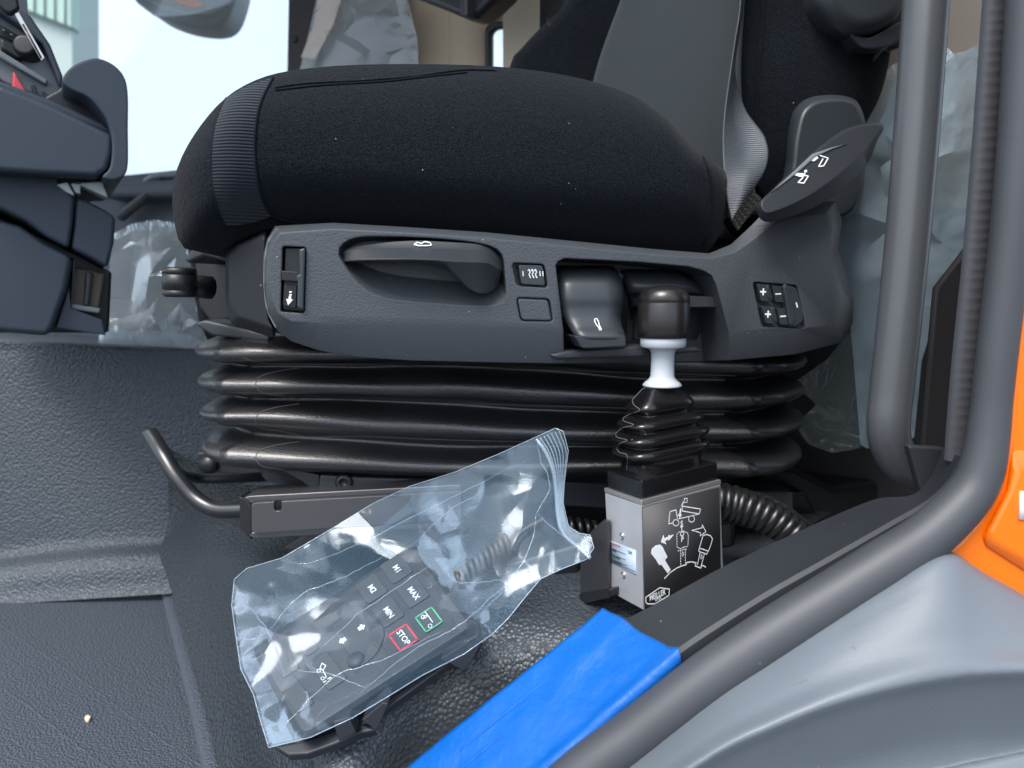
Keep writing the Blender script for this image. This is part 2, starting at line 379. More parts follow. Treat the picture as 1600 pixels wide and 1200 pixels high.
# raised seat box covered with pebbled mat
rows = [
    [(350, 1260, .645), (385, 1250, .635), (450, 1260, .56), (560, 1290, .52), (640, 1260, .575), (720, 1245, .60)],
    [(345, 1210, .675), (380, 1190, .66), (440, 1190, .59), (540, 1200, .545), (640, 1190, .585), (760, 1160, .605)],
    [(312, 1080, .80), (350, 1060, .775), (430, 1060, .675), (560, 1080, .60), (700, 1085, .605), (850, 1075, .61)],
    [(285, 985, .92), (330, 960, .90), (420, 960, .77), (570, 980, .675), (740, 990, .64), (960, 1000, .61)],
    [(262, 905, 1.05), (305, 885, 1.02), (400, 880, .89), (580, 905, .76), (790, 925, .69), (1050, 960, .65)],
    [(250, 862, 1.12), (290, 845, 1.10), (390, 845, .98), (590, 865, .86), (820, 880, .76), (1130, 905, .68)],
    [(262, 815, 1.16), (290, 805, 1.15), (380, 810, 1.06), (600, 820, .97), (850, 840, .86), (1200, 860, .77)],
    [(262, 700, 1.20), (300, 720, 1.20), (380, 760, 1.16), (620, 770, 1.1), (900, 790, 1.0), (1300, 800, .9)],
]
rows = px(rows)
box = grid('seat_box', [r[:3] for r in rows], mat_c, nu=30, nv=60)
bpy.data.objects.remove(box)
full = [cr(r, 60) for r in rows]
cols = [cr([r[j] for r in full], 80) for j in range(60)]
full = [[c[i] for c in cols] for i in range(80)]
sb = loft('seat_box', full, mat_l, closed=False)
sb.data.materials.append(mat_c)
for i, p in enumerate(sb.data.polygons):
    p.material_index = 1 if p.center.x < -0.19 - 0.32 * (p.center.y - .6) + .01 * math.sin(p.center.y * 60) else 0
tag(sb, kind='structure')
# dark wall of the cab behind the seat base on the right, B-pillar lining
slab('pillar_lining', [(1365, 640), (1420, 440), (1470, -120), (1560, -120), (1490, 720), (1370, 760)], facing(1.02), 0, -.03, brownp, bevel=.004)
tag(bpy.data.objects['pillar_lining'], kind='structure')
o = slab('pillar_trim', [(1440, 700), (1452, 560), (1462, 450), (1512, 385), (1524, 250), (1538, 80), (1548, -120), (1600, -120), (1560, 300), (1530, 560), (1505, 720)], facing(.66), 0, -.008, M('pillar_trim', (.028, .027, .03), .6, bump=[('noise', 900, .2)]), bevel=.004)
tag(o, kind='structure')
# rear wall of the cab
a, b = P(488, 100, 2.15), P(1600, 100, .86)
dr = Vector((b.x - a.x, b.y - a.y, 0)).normalized()
RW = Plane(Vector((a.x, a.y, CAM.z)), Vector((dr.y, -dr.x, 0)))
o = slab('rear_wall', [(488, -900), (700, -900), (700, 800), (488, 620)], RW, 0, -.03, beige, bevel=.004); tag(o, kind='structure')
wallo = o
o2 = slab('rear_wall_panel', [(703, -900), (900, -1000), (900, 1000), (703, 900)], RW, 0, -.003, beige, bevel=.004)
tag(slab('rear_wall_lower', [(902, 322), (1780, 322), (1780, 2200), (902, 900)], RW, .004, -.03, brownp, bevel=.004), kind='structure'); tag(slab('rear_wall_upper', [(902, -1000), (1780, -1500), (1780, 340), (902, 340)], RW, 0, -.026, M('taupe_lining', (.20, .185, .16), .75), bevel=.004), kind='structure'); tag(o2, kind='structure')
slab('wall_trim', [(785, -60), (842, -60), (842, 130), (785, 130)], RW, .012, .007, beige_l, wallo, bevel=.006)
slab('wall_trim', [(842, -60), (852, -60), (852, 130), (842, 130)], RW, .010, .007, brownp, wallo, bevel=.003)
w = slab('rear_window', rr(757, 34, 830, 160, 16), RW, .006, .001, blackp, wallo, bevel=.003)
skyglass = M('bright_pane', (.7, .85, .85), .1)
# the window is a real opening in the wall panel: cut it
def through():
    a = [RW.hit(u, v, .01) for u, v in rr(764, 44, 824, 150, 12)]
    return loft('cut', [[p + RW.n * .1 for p in a], [p - RW.n * .1 for p in a]], None)
cut = through(); cut2 = through()
boolean(o2, [cut]); boolean(w, [cut2])
slab('window_pane', rr(762, 42, 826, 152, 12), RW, -.004, -.005, glassm, w, bevel=0)
# roof and front header that shade the cab (above the frame)
mesh('cab_roof', [(-2.2, .60, 2.66), (2.2, .60, 2.66), (2.2, 2.3, 2.66), (-2.2, 2.3, 2.66)], [(0, 1, 2, 3)], beige)
tag(bpy.data.objects['cab_roof'], kind='structure')
# overhead locker
ol = slab('overhead_locker', [(636, -160), (640, -5), (690, 14), (728, 30), (742, 28), (775, -5), (800, -40), (800, -160)], Plane(RW.p, RW.n), .2, .15, blackp, bevel=.012)
tag(ol, 'black overhead locker corner above the beige rear wall', 'locker')
ol2 = slab('locker_rib', [(716, -160), (728, -160), (728, 26), (718, 24)], RW, .215, .19, plain, ol, bevel=.004)

# far door: lining, pillar, glass
FD = facing(1.95, -.05)
fd = thing('passenger_door', 'dark blue-grey passenger door with large window, across the cab', 'door', P(300, 600, 1.95))
slab('door_panel', [(-60, 290), (60, 281), (200, 272), (300, 262), (500, 250), (500, 900), (-60, 900)], FD, 0, -.05, doorp, fd, bevel=.012)
slab('armrest', [(150, 288), (200, 284), (300, 278), (420, 274), (420, 302), (300, 306), (200, 308), (150, 308)], FD, .09, -.01, doorp, fd, bevel=.014)
tube('door_pull', [FD.hit(190, 338, .03), FD.hit(205, 325, .06), FD.hit(225, 308, .075), FD.hit(245, 290, .07), FD.hit(262, 280, .03)], .014, softp, fd, res=24)
o = tube('grab_rim', [FD.hit(228, 284, .02), FD.hit(238, 277, .05), FD.hit(255, 274, .055), FD.hit(300, 272, .05)], .008, dashl, fd, res=20)
slab('window_post', [(453, -200), (500, -200), (500, 300), (443, 300), (447, 100)], FD, .06, -.05, M('post_lining', (.05, .05, .055), .6), fd, bevel=.01)
slab('window_pane', [(-60, -200), (452, -200), (445, 268), (-60, 288)], FD, -.02, -.024, glassm, fd, bevel=0)
slab('post_cap', rr(455, 55, 464, 66, 4), FD, .065, .05, blackp, fd, bevel=.002)

# outside
bl = thing('building', 'pale green-grey clad building outside the far window, top left', 'building', P(80, 300, 7))
B7 = facing(7, .1)
slab('cladding', rq([(-80, -200), (112, -200), (114, 160), (60, 330), (-80, 330)], 10), B7, 0, -.5, bldg, bl, bevel=.05)
slab('cladding', [(-80, -200), (112, -200), (112, 44), (40, 16), (-80, -10)], B7, .06, -.1, M('green_cladding', (.40, .56, .50), .6), bl, bevel=.02)
for x in (52, 68, 84, 100): slab('batten', [(x, -200), (x + 1.5, -200), (x + 1.5, 22 + (x - 52) * .42), (x, 22 + (x - 52) * .42)], B7, .075, .05, bldg, bl, bevel=0)
mi = thing('exterior_mirror', 'grey rounded exterior mirror with amber lens outside the window', 'mirror', P(290, 45, 2.35))
MP = facing(2.35)
slab('housing', smooth_px([(205, -120), (205, -10), (222, 8), (250, 26), (290, 39), (330, 42), (352, 32), (365, 5), (374, -40), (376, -120)], 60), MP, 0, -.12, mirrorm, mi, bevel=.03, seg=5)
slab('mirror_rim', [(222, -4), (250, 12), (290, 22), (330, 22), (358, 8), (357, 4), (329, 18), (291, 18), (252, 8), (224, -8)], MP, .006, -.01, M('mirror_rim', (.4, .43, .45), .4), mi, bevel=.002)
slab('lens', smooth_px([(258, -14), (282, -8), (305, 0), (318, 8), (300, 11), (276, 3), (262, -4)], 24), MP, .012, -.01, amber, mi, bevel=.004)

# ================================================================== dashboard on the left
DP = facing(1.35, .65)
da = thing('dashboard', 'dark blue-grey dashboard with ignition key, seen from below left', 'dashboard', P(60, 520, 1.0))
slab('lower_console', [(-80, 330), (0, 345), (30, 352), (70, 380), (105, 398), (114, 404), (106, 450), (84, 512), (75, 525), (-80, 512)], DP, .03, -.3, dashp, da, bevel=.008)
slab('console_edge', [(107, 403), (114, 404), (110, 440), (88, 512), (165, 524), (160, 500), (112, 482), (118, 408)], DP, .018, -.25, dashp, da, bevel=.004)
slab('console_gap', [(-80, 300), (120, 395), (175, 425), (170, 520), (-80, 520)], DP, -.03, -.3, blackp, da, bevel=.004)
slab('column_cover', [(-80, 250), (88, 270), (96, 285), (117, 308), (114, 350), (108, 388), (70, 368), (40, 345), (0, 326), (-80, 310)], DP, .035, -.28, dashp, da, bevel=.005)
slab('column_side', [(119, 308), (135, 313), (165, 328), (181, 339), (178, 380), (168, 418), (140, 402), (111, 388), (116, 350)], DP, .030, -.25, dashp, da, bevel=.005)
slab('painted_highlight', [(88, 288), (106, 284), (117, 306), (104, 300)], DP, .042, .0, M('highlight_pale', (.5, .58, .58), .45), da, bevel=.002)  # whitish highlights on the column, put in as pale pieces
slab('painted_highlight', [(110, 286), (160, 283), (169, 309), (126, 289), (126, 303), (117, 300)], DP, .040, .0, bpy.data.materials['highlight_pale'], da, bevel=.002)
slab('pocket', [(112, 418), (135, 420), (164, 428), (155, 482), (110, 478)], DP, -.005, -.06, M('pocket_brown', (.09, .075, .06), .5), da, bevel=.003)
slab('pocket_post', [(134, 424), (146, 426), (140, 480), (130, 478)], DP, .004, -.03, softp, da, bevel=.003)
slab('pocket_lip', [(108, 474), (158, 482), (155, 490), (110, 483)], DP, .012, -.04, dashl, da, bevel=.002)
# instrument hood
slab('hood', [(-80, -60), (40, -60), (18, 8), (46, 22), (78, 68), (98, 118), (95, 138), (86, 114), (66, 68), (40, 46), (0, 20), (-80, -25)], DP, .02, -.2, dashp, da, bevel=.006)
slab('fascia', [(-80, -40), (-5, 20), (45, 52), (70, 72), (92, 128), (98, 140), (84, 160), (60, 152), (-80, 95)], DP, .0, -.2, dashl, da, bevel=.004)
slab('fascia_shelf', [(-80, 30), (0, 78), (75, 124), (72, 132), (0, 90), (-80, 42)], DP, .012, -.01, dashl, da, bevel=.002)
slab('display', [(-80, -10), (0, 38), (42, 62), (36, 72), (0, 56), (-80, 15)], DP, .006, -.01, M('display', (.02, .025, .03), .15), da, bevel=.002)
for u, v in ((4, 45), (16, 52), (26, 58), (38, 65)): slab('display_mark', [(u, v), (u + 4, v + 2), (u + 4, v + 4), (u, v + 2)], DP, .0066, .0060, M('mark', (.5, .3, .2), .5), da, bevel=0)
# ignition lock, key
lk = lathe('ignition_lock', [(.0, .0), (.012, .0), (.0135, .004), (.0135, .024), (.011, .028), (.0, .028)], DP.hit(50, 84, -.005), DP.n + Vector((-.3, 0, .1)), blackp, da, n=28, bevel=.002)
slab('lock_collar', [(0, 58), (32, 72), (38, 90), (28, 92), (0, 76)], DP, .014, -.01, blackp, da, bevel=.004)
ky = thing('ignition_key', 'metal ignition key with black head in the dashboard lock', 'key', DP.hit(66, 94, .05))
KP = facing(1.24, .65)
slab('key_blade', [(22, 21), (29, 18), (70, 90), (65, 95)], KP, .0015, -.0015, keymetal, ky, bevel=.0006)
slab('key_groove', [(34, 38), (37, 37), (66, 90), (64, 92)], KP, .0018, .0012, black_steel, ky, bevel=0)
slab('key_head', smooth_px([(-6, -40), (22, -30), (29, 2), (30, 14), (14, 22), (-2, 10), (-14, -10)], 30), KP, .006, -.006, blackp, ky, bevel=.004)
slab('hazard_button', [(22, 112), (42, 145), (20, 140)], DP, .016, -.01, red_plastic, da, bevel=.0015)
slab('hazard_button_side', [(20, 114), (23, 112), (21, 141), (19, 136)], DP, .013, -.01, red_plastic, da, bevel=.001)
slab('switch', [(-8, 112), (4, 126), (2, 130), (-8, 128)], DP, .01, -.01, blackp, da, bevel=.001)
slab('switch', [(48, 132), (54, 131), (60, 152), (55, 154)], DP, .012, -.01, blackp, da, bevel=.001)
slab('switch', [(66, 141), (72, 145), (92, 156), (84, 160), (69, 154)], DP, .008, -.01, blackp, da, bevel=.001)
# the padded pod that closes the dashboard towards the driver
slab('pod_shelf', [(68, 152), (90, 140), (100, 130), (135, 148), (158, 175), (157, 200), (120, 190), (80, 170)], DP, .02, -.15, M('pod_dark', (.014, .018, .026), .5), da, bevel=.004)
slab('pod_front', [(-80, 150), (0, 132), (60, 155), (110, 178), (172, 208), (178, 216), (176, 240), (168, 266), (150, 276), (60, 272), (-80, 262)], DP, .075, -.2, dashp, da, bevel=.02, seg=5)
slab('pod_step', [(-80, 110), (0, 126), (70, 152), (160, 192), (172, 202), (172, 210), (100, 180), (0, 146), (-80, 150)], DP, .06, -.1, dashp, da, bevel=.004)
slab('pod_cap', smooth_px([(97, 126), (112, 104), (140, 92), (158, 92), (180, 103), (195, 122), (200, 150), (200, 200), (200, 255), (194, 274), (176, 281), (160, 276), (172, 262), (176, 230), (172, 200), (160, 176), (138, 152), (112, 140)], 80), DP, .085, -.18, dashp, da, bevel=.012, seg=5)
slab('pod_under', [(-80, 255), (0, 262), (150, 276), (178, 282), (120, 290), (-80, 285)], DP, .03, -.22, M('pod_under', (.012, .016, .024), .6), da, bevel=.006)

def crumple(name, outline, depth, mat, parent, seed, la, lb, ang, a1, a2, sharp=14, n=150, cells=.011):
    """film folded into flat, elongated facets with sharp creases between them"""
    m_ = len(outline); ol_ = []
    L = [math.dist(outline[i], outline[(i + 1) % m_]) for i in range(m_)]; T = sum(L)
    for k in range(n):
        d = T * k / n; i = 0
        while d > L[i]: d -= L[i]; i += 1
        a, b = outline[i], outline[(i + 1) % m_]; t = d / L[i]; ol_.append((a[0] + (b[0] - a[0]) * t, a[1] + (b[1] - a[1]) * t))
    rnd = random.Random(seed); ca, sa = math.cos(ang), math.sin(ang)
    def inside(x, y):
        c = False
        for i in range(n):
            (x1, y1), (x2, y2) = ol_[i], ol_[(i + 1) % n]
            if (y1 > y) != (y2 > y) and x < (x2 - x1) * (y - y1) / (y2 - y1) + x1: c = not c
        return c
    us = [p[0] for p in ol_]; vs_ = [p[1] for p in ol_]; acc = []
    tries = 0
    while tries < 9000:
        tries += 1; x, y = rnd.uniform(min(us), max(us)), rnd.uniform(min(vs_), max(vs_))
        if not inside(x, y): continue
        s, t = (x * ca + y * sa) / la, (-x * sa + y * ca) / lb
        dens = .55 + 1.0 * abs(noise.noise(Vector((x * .012, y * .012, seed))))      # calm areas and busy areas
        if all((s - q[2]) ** 2 + (t - q[3]) ** 2 > dens * dens for q in acc): acc.append((x, y, s, t))
    pts = [Vector(p) for p in ol_] + [Vector((q[0], q[1])) for q in acc]
    vo, eo_, fo, _, _, _ = delaunay_2d_cdt(pts, [(i, (i + 1) % n) for i in range(n)], [], 1, 1e-4)
    out = []
    for x, y in vo:
        e = min((x - a) ** 2 + (y - b) ** 2 for a, b in ol_) ** .5; f = min(1, e / 40)
        s, t = (x * ca + y * sa) / 2.2, (-x * sa + y * ca)
        out.append(P(x, y, depth(x, y) - (a1 * noise.noise(Vector((s * cells, t * cells, seed * 3.1))) + a2 * rnd.uniform(-1, 1)) * (.2 + .8 * f)))
    o = mesh(name, out, [tuple(f) for f in fo], mat, parent, smooth=True, recalc=False)
    bm = bmesh.new(); bm.from_mesh(o.data)
    bmesh.ops.subdivide_edges(bm, edges=bm.edges, cuts=2, use_grid_fill=True)
    for v in bm.verts:                                   # slight curl within the facets
        v.co += Vector((0, 1, 0)) * (.0006 * noise.noise(v.co * 90) + .00025 * noise.noise(v.co * 260))
    bm.to_mesh(o.data); bm.free()
    for p in o.data.polygons: p.use_smooth = True
    o.data.set_sharp_from_angle(angle=math.radians(sharp)); return o

# ================================================================== wrapped goods behind
# passenger seat wrapped in film
ps = thing('passenger_seat', 'passenger seat wrapped in clear film behind the driver seat', 'seat', P(560, 300, 1.7))
slab('backrest', smooth_px([(508, 640), (505, 200), (500, 60), (510, -60), (560, -110), (620, -60), (632, 40), (640, 200), (645, 640)], 60), facing(1.72), 0, -.2, M('seat_grey', (.16, .15, .145), .9), ps, bevel=.04, seg=5)
slab('seat_cushion', rq([(470, 430), (655, 420), (660, 560), (470, 570)], 24), facing(1.5), 0, -.3, bpy.data.materials['seat_grey'], ps, bevel=.03, seg=4)
slab('headrest', smooth_px([(540, 60), (548, 20), (585, -10), (612, 20), (610, 66), (575, 84)], 30), facing(1.66), 0, -.06, darkfab, ps, bevel=.025, seg=4)
crumple('wrap', [(466, 120), (478, 70), (492, 10), (505, -50), (560, -80), (622, -50), (640, 10), (652, 60), (655, 125), (600, 140), (520, 140)], lambda u, v: 1.6, film_d, ps, 3, 40, 18, -1.1, .025, .007, sharp=16, n=90)
crumple('wrap_fold', [(470, 90), (490, 40), (505, -50), (545, -40), (520, 40), (492, 92)], lambda u, v: 1.57, M('cream_sheet', (.6, .55, .5), .6), ps, 8, 40, 18, -1.1, .025, .007, sharp=16, n=90)
# wrapped item standing on the tunnel
wi = thing('wrapped_package', 'dark package in clear crumpled film on the tunnel by the dashboard', 'package', P(240, 535, 1.4))
slab('case', smooth_px([(205, 540), (200, 440), (212, 375), (245, 366), (290, 372), (310, 440), (318, 545)], 40), facing(1.42), 0, -.15, M('case_dark', (.055, .058, .065), .4), wi, bevel=.02, seg=4)
slab('case_strap', [(242, 368), (252, 366), (290, 430), (298, 470), (286, 470), (272, 430)], facing(1.40), .01, -.03, softp, wi, bevel=.005)
crumple('wrap', [(178, 365), (205, 352), (240, 346), (280, 350), (290, 370), (300, 430), (310, 500), (330, 545), (280, 548), (200, 546), (152, 540), (160, 500), (168, 440)], lambda u, v: 1.33 - (.04 if v > 500 else 0), film_d, wi, 5, 40, 18, -1.1, .025, .007, sharp=16, n=90)
crumple('wrap_fold', [(176, 366), (205, 350), (240, 343), (282, 349), (282, 356), (240, 353), (205, 362), (180, 376)], lambda u, v: 1.31, film_e, wi, 6, 40, 18, -1.1, .025, .007, sharp=16, n=90)
crumple('wrap_fold', [(150, 520), (180, 512), (230, 516), (290, 520), (335, 545), (250, 552), (165, 545)], lambda u, v: 1.27, film_d, wi, 7, 40, 18, -1.1, .025, .007, sharp=16, n=90)
# film hanging behind the grab handle
hf = thing('protective_film', 'clear crumpled plastic film hanging behind the grab handle', 'film', P(1350, 700, .95))
crumple('upper_sheet', [(1398, 130), (1440, 80), (1500, 84), (1545, 60), (1535, 200), (1520, 330), (1510, 385), (1460, 445), (1456, 510), (1440, 565), (1428, 690), (1345, 702), (1330, 520), (1322, 450), (1308, 375), (1316, 300), (1345, 245), (1380, 180)], lambda u, v: .86 + .0001 * (v - 300), film_w, hf, 11, 90, 26, -1.35, .03, .0032, sharp=30, n=90)
crumple('folded_sheet', [(1345, 212), (1375, 120), (1396, 100), (1420, 95), (1470, 75), (1545, 78), (1540, 200), (1480, 260), (1420, 230), (1380, 200)], lambda u, v: .92, film_d, hf, 14, 60, 20, -.9, .02, .0045, sharp=24, n=90)
crumple('lower_sheet', [(1330, 515), (1292, 562), (1238, 600), (1276, 632), (1242, 664), (1262, 694), (1300, 708), (1345, 700), (1360, 640), (1350, 560)], lambda u, v: .93, film_mat('wrap_green', milk=.25, milkcol=(.55, .66, .62), gloss=.4, rough=.15, bumps=((22, .5, 3),)), hf, 15, 55, 20, -1.2, .02, .0045, sharp=24, n=90)

# ================================================================== driver seat
SP = facing(.675, .2)
seat = thing('driver_seat', 'black velour driver seat on rubber bellows with control panel on its side', 'seat', P(760, 850, .9))
def pillow(name, outline, pl, bulge, depth, mat, parent, xl, xr, vm, n=110, rings=16, pw=3.0, base=0.0, backin=0.0):
    ol_ = smooth_px(outline, n); cap = []
    for (u, v) in ol_:
        cu = min(max(u, xl), xr); cap.append((cu, vm(cu) if callable(vm) else vm))
    R = [[pl.hit(u, v, base) - pl.n * depth for u, v in ol_], [pl.hit(u, v, base) - pl.n * (depth * .5) for u, v in ol_], [pl.hit(u, v, base) - pl.n * .02 for u, v in ol_]]
    for i in range(rings + 1):
        t = 1 - math.cos(math.pi / 2 * i / rings); off = base + bulge * (1 - (1 - t) ** pw)
        r = []
        for (u, v), (cu, cv) in zip(ol_, cap):
            p0 = pl.hit(u, v, base); p1 = pl.hit(cu, cv, base); r.append(p0.lerp(p1, t) + pl.n * (off - base))
        R.append(r)
    return loft(name, R, mat, parent, caps=(True, False), merge=True)
CO = [(271, 335), (270, 290), (284, 245), (312, 198), (350, 155), (395, 127), (450, 111), (540, 102), (650, 100), (760, 103), (850, 112), (925, 127), (985, 148), (1030, 176), (1062, 207), (1092, 238), (1122, 256), (1138, 276), (1140, 310), (1132, 345), (1118, 378), (1102, 396), (1060, 393), (980, 386), (880, 377), (780, 368), (680, 359), (590, 352), (500, 349), (430, 356), (378, 370), (335, 386), (300, 392), (280, 378)]
cush = pillow('cushion', CO, SP, .045, .46, velour, seat, 400, 1020, lambda u: 245 + (u - 400) * .05, pw=2.6)
cb = bvh(cush)
def seam(name, pts, r, mat, parent, tree, lift=.0006, n=60):
    q = [cast(tree, p.x, p.y, lift) for p in cr([Vector(p) for p in pts], n)]; q = [p for p in q if p]
    return tube(name, q, r, mat, parent, n=6) if len(q) > 3 else None
# ribbed front strip, sewn in
rows = []
for i in range(31):
    t = i / 30; L = cr([Vector(p) for p in ((352, 158), (338, 195), (332, 240), (333, 290), (342, 330), (352, 352))], 31)[i]; Rr = cr([Vector(p) for p in ((425, 124), (405, 165), (398, 215), (400, 265), (408, 305), (425, 336))], 31)[i]
    rows.append([cast(cb, L.x + (Rr.x - L.x) * s / 10, L.y + (Rr.y - L.y) * s / 10, .0012 + .0022 * math.sin(math.pi * s / 10), P(L.x, L.y, .6)) for s in range(11)])
loft('ribbed_strip', rows, knit, cush, closed=False)
seam('seam', ((354, 155), (339, 195), (332, 240), (333, 290), (342, 330), (354, 354)), .0011, stitch, cush, cb)
seam('seam', ((427, 122), (406, 165), (398, 215), (400, 265), (408, 305), (428, 338), (480, 350)), .0011, stitch, cush, cb)
seam('seam', ((430, 138), (480, 131), (560, 127), (640, 121), (690, 114), (730, 110), (775, 111)), .0009, velour, cush, cb)
seam('seam', ((430, 142), (500, 134), (600, 128), (670, 120), (730, 114)), .0009, stitch, cush, cb)
seam('seam', ((1098, 246), (1108, 275), (1112, 310), (1108, 350), (1098, 385)), .0012, stitch, cush, cb)
# backrest
BP_ = facing(.86, .2)
back = slab('backrest', smooth_px([(800, 320), (797, 110), (812, 75), (845, 38), (885, 2), (900, -40), (905, -140), (1330, -140), (1330, 330)], 90), facing(1.0, .1), 0, -.22, velour, seat, bevel=.05, seg=6)
cpl = px([[(1005, -120, .93), (1060, -120, .92), (1120, -120, .90), (1185, -120, .88)], [(985, 0, .93), (1040, 0, .92), (1100, 0, .90), (1170, 0, .88)], [(938, 130, .93), (1000, 130, .92), (1080, 130, .9), (1160, 140, .88)], [(905, 260, .93), (980, 260, .92), (1070, 260, .9), (1170, 270, .88)], [(890, 340, .93), (980, 340, .92), (1070, 340, .9), (1180, 340, .88)]])
grid('centre_panel', cpl, weave, back, nu=20, nv=24, solid=.06)
bol = pillow('side_bolster', [(1150, -140), (1148, 40), (1146, 150), (1160, 230), (1190, 300), (1225, 335), (1270, 320), (1310, 262), (1345, 205), (1375, 150), (1392, 80), (1400, 0), (1405, -140), (1280, -150)], facing(.80, .2), .05, .2, velour, seat, 1255, 1290, lambda u: 90, pw=2.4)
bb = bvh(bol)
seam('seam', ((1202, -60), (1196, 20), (1190, 90), (1186, 150), (1184, 220)), .0008, stitch, bol, bb)
seam('seam', ((1194, -60), (1188, 20), (1182, 90), (1179, 150), (1178, 220)), .0008, stitch, bol, bb)
# rear shell and armrest pivot
slab('shell', smooth_px([(1268, -140), (1268, -5), (1280, 35), (1300, 75), (1330, 115), (1348, 124), (1360, 110), (1385, 75), (1415, 60), (1420, -140)], 60), facing(.76, .2), .006, -.12, plain, seat, bevel=.01, seg=4)
slab('armrest_pivot', smooth_px([(1278, -140), (1282, -30), (1295, 15), (1330, 48), (1370, 50), (1410, 28), (1425, -20), (1425, -140)], 60), facing(.74, .2), .02, -.03, softp, seat, bevel=.02, seg=6)
slab('shell_lip', smooth_px([(1330, 52), (1360, 58), (1412, 32), (1412, 55), (1390, 72), (1352, 76), (1338, 66)], 30), facing(.735, .2), .006, -.03, plain, seat, bevel=.004)

# hinge cover and recliner lever
HC = facing(.715, .2)
lofto('hinge_cover', [(smooth_px([(1238, 330), (1241, 250), (1247, 205), (1258, 172), (1285, 156), (1325, 156), (1343, 172), (1350, 215), (1330, 330)], 60), .012), (smooth_px([(1226, 335), (1228, 250), (1232, 205), (1242, 170), (1270, 151), (1320, 150), (1344, 166), (1352, 215), (1334, 335)], 60), -.008), (smooth_px([(1226, 335), (1228, 250), (1232, 205), (1242, 170), (1270, 151), (1320, 150), (1344, 166), (1352, 215), (1334, 335)], 60), -.08)], HC, softp, seat, bevel=.004)
RL = facing(.572, .22, .35)
rl_out = smooth_px([(1183, 322), (1205, 298), (1250, 255), (1290, 222), (1320, 202), (1352, 193), (1376, 193), (1381, 201), (1372, 218), (1354, 258), (1322, 292), (1282, 319), (1238, 338), (1194, 346)], 80)
rl_top = smooth_px([(1190, 316), (1210, 297), (1252, 256), (1292, 224), (1322, 205), (1352, 196), (1372, 195), (1374, 201), (1364, 218), (1340, 246), (1306, 276), (1266, 304), (1226, 324), (1197, 332)], 80)
rl = lofto('recliner_lever', [(rl_top, .006), (rl_out, -.004), (rl_out, -.022)], RL, plain, seat, bevel=.0015)
RLp = Plane(RL.p, RL.n)
slab('lever_flute', [(1206, 300), (1240, 268), (1270, 240), (1300, 230), (1325, 224), (1300, 233), (1275, 245), (1245, 271)], RL, .0072, .004, dashl, rl, bevel=.0005)
for cx, cy, fl_ in ((1273, 247, 0), (1251, 274, 1)):
    if not fl_:
        stroke_on('icon', [(cx - 2, cy - 1), (cx + 6, cy - 5), (cx + 21, cy + 0), (cx + 14, cy + 12), (cx + 6, cy + 13), (cx + 13, cy + 1)], RL, .0011, print_w, rl, .0068)
        poly_on('icon', [(cx - 5, cy + 4), (cx - 3, cy - 1), (cx + 3, cy - 4), (cx + 6, cy), (cx - 1, cy + 5)], RL, print_w, rl, .0069)
        poly_on('icon', [(cx + 2, cy - 8), (cx + 6, cy - 8), (cx + 6, cy - 4), (cx + 2, cy - 4)], RL, print_w, rl, .0069)
    else:
        stroke_on('icon', [(cx + 6, cy), (cx + 12, cy + 1), (cx + 5, cy + 12), (cx - 4, cy + 11), (cx + 4, cy + 3)], RL, .0011, print_w, rl, .0068)
        poly_on('icon', [(cx - 11, cy - 1), (cx - 7, cy - 4), (cx + 8, cy - 3), (cx + 4, cy + 3), (cx - 2, cy + 2)], RL, print_w, rl, .0069)
        poly_on('icon', [(cx + 6, cy - 8), (cx + 10, cy - 9), (cx + 10, cy - 5), (cx + 6, cy - 4)], RL, print_w, rl, .0069)

# control panel on the seat side, pockets cut out of it
front = [(438, 364), (520, 358), (640, 364), (760, 372), (900, 386), (1020, 398), (1112, 404), (1148, 394), (1180, 372), (1206, 352), (1230, 340), (1290, 335), (1300, 355), (1298, 395), (1306, 430), (1314, 465), (1310, 495), (1300, 508), (1240, 514), (1140, 521), (1000, 521), (880, 517), (760, 515), (640, 512), (560, 508), (500, 505), (455, 502), (434, 490), (424, 468), (419, 440), (419, 405), (425, 380)]
full_ = [(430, 353), (520, 348), (640, 355), (760, 363), (900, 377), (1020, 389), (1108, 396), (1142, 382), (1168, 358), (1192, 334), (1215, 316), (1305, 314), (1316, 345), (1310, 390), (1322, 430), (1334, 470), (1332, 505), (1316, 535), (1240, 554), (1140, 563), (1000, 567), (880, 568), (760, 566), (640, 563), (560, 558), (500, 548), (455, 533), (432, 515), (417, 485), (411, 442), (411, 400), (417, 374)]
PF = .042
pan = lofto('side_panel', [(front, PF), (full_, PF - .014), (full_, -.06)], SP, panelp, seat)
R1 = smooth_px([(529, 398), (534, 382), (556, 371), (600, 369), (680, 372), (745, 379), (775, 388), (786, 402), (789, 430), (790, 462), (780, 474), (750, 477), (690, 474), (630, 469), (590, 461), (565, 446), (545, 424)], 60)
R1b = smooth_px([(540, 396), (546, 386), (566, 378), (600, 376), (680, 379), (742, 385), (768, 392), (778, 404), (780, 424), (780, 434), (772, 440), (748, 442), (690, 438), (634, 432), (596, 425), (572, 416), (552, 406)], 60)
def cutter(pts, deep, pl=None):
    pl = pl or SP; a = [pl.hit(u, v, PF) for u, v in pts]
    return loft('cut', [[p + pl.n * .03 for p in a], [p - pl.n * (PF - deep) for p in a]], None)
cuts = [lofto('cut', [(R1, .06), (R1, PF - .001), (R1b, .020)], SP, None)]
K1 = rq([(799, 410), (851, 412), (857, 450), (807, 447)], 7); K2 = rq([(806, 464), (859, 466), (865, 503), (813, 502)], 7)
cuts += [cutter(K1, .031), cutter(K2, .036)]
LP = [(868, 414), (872, 408), (882, 403), (1000, 409), (1075, 416), (1098, 422), (1112, 430), (1119, 444), (1140, 524), (1152, 640), (900, 640), (882, 530)]
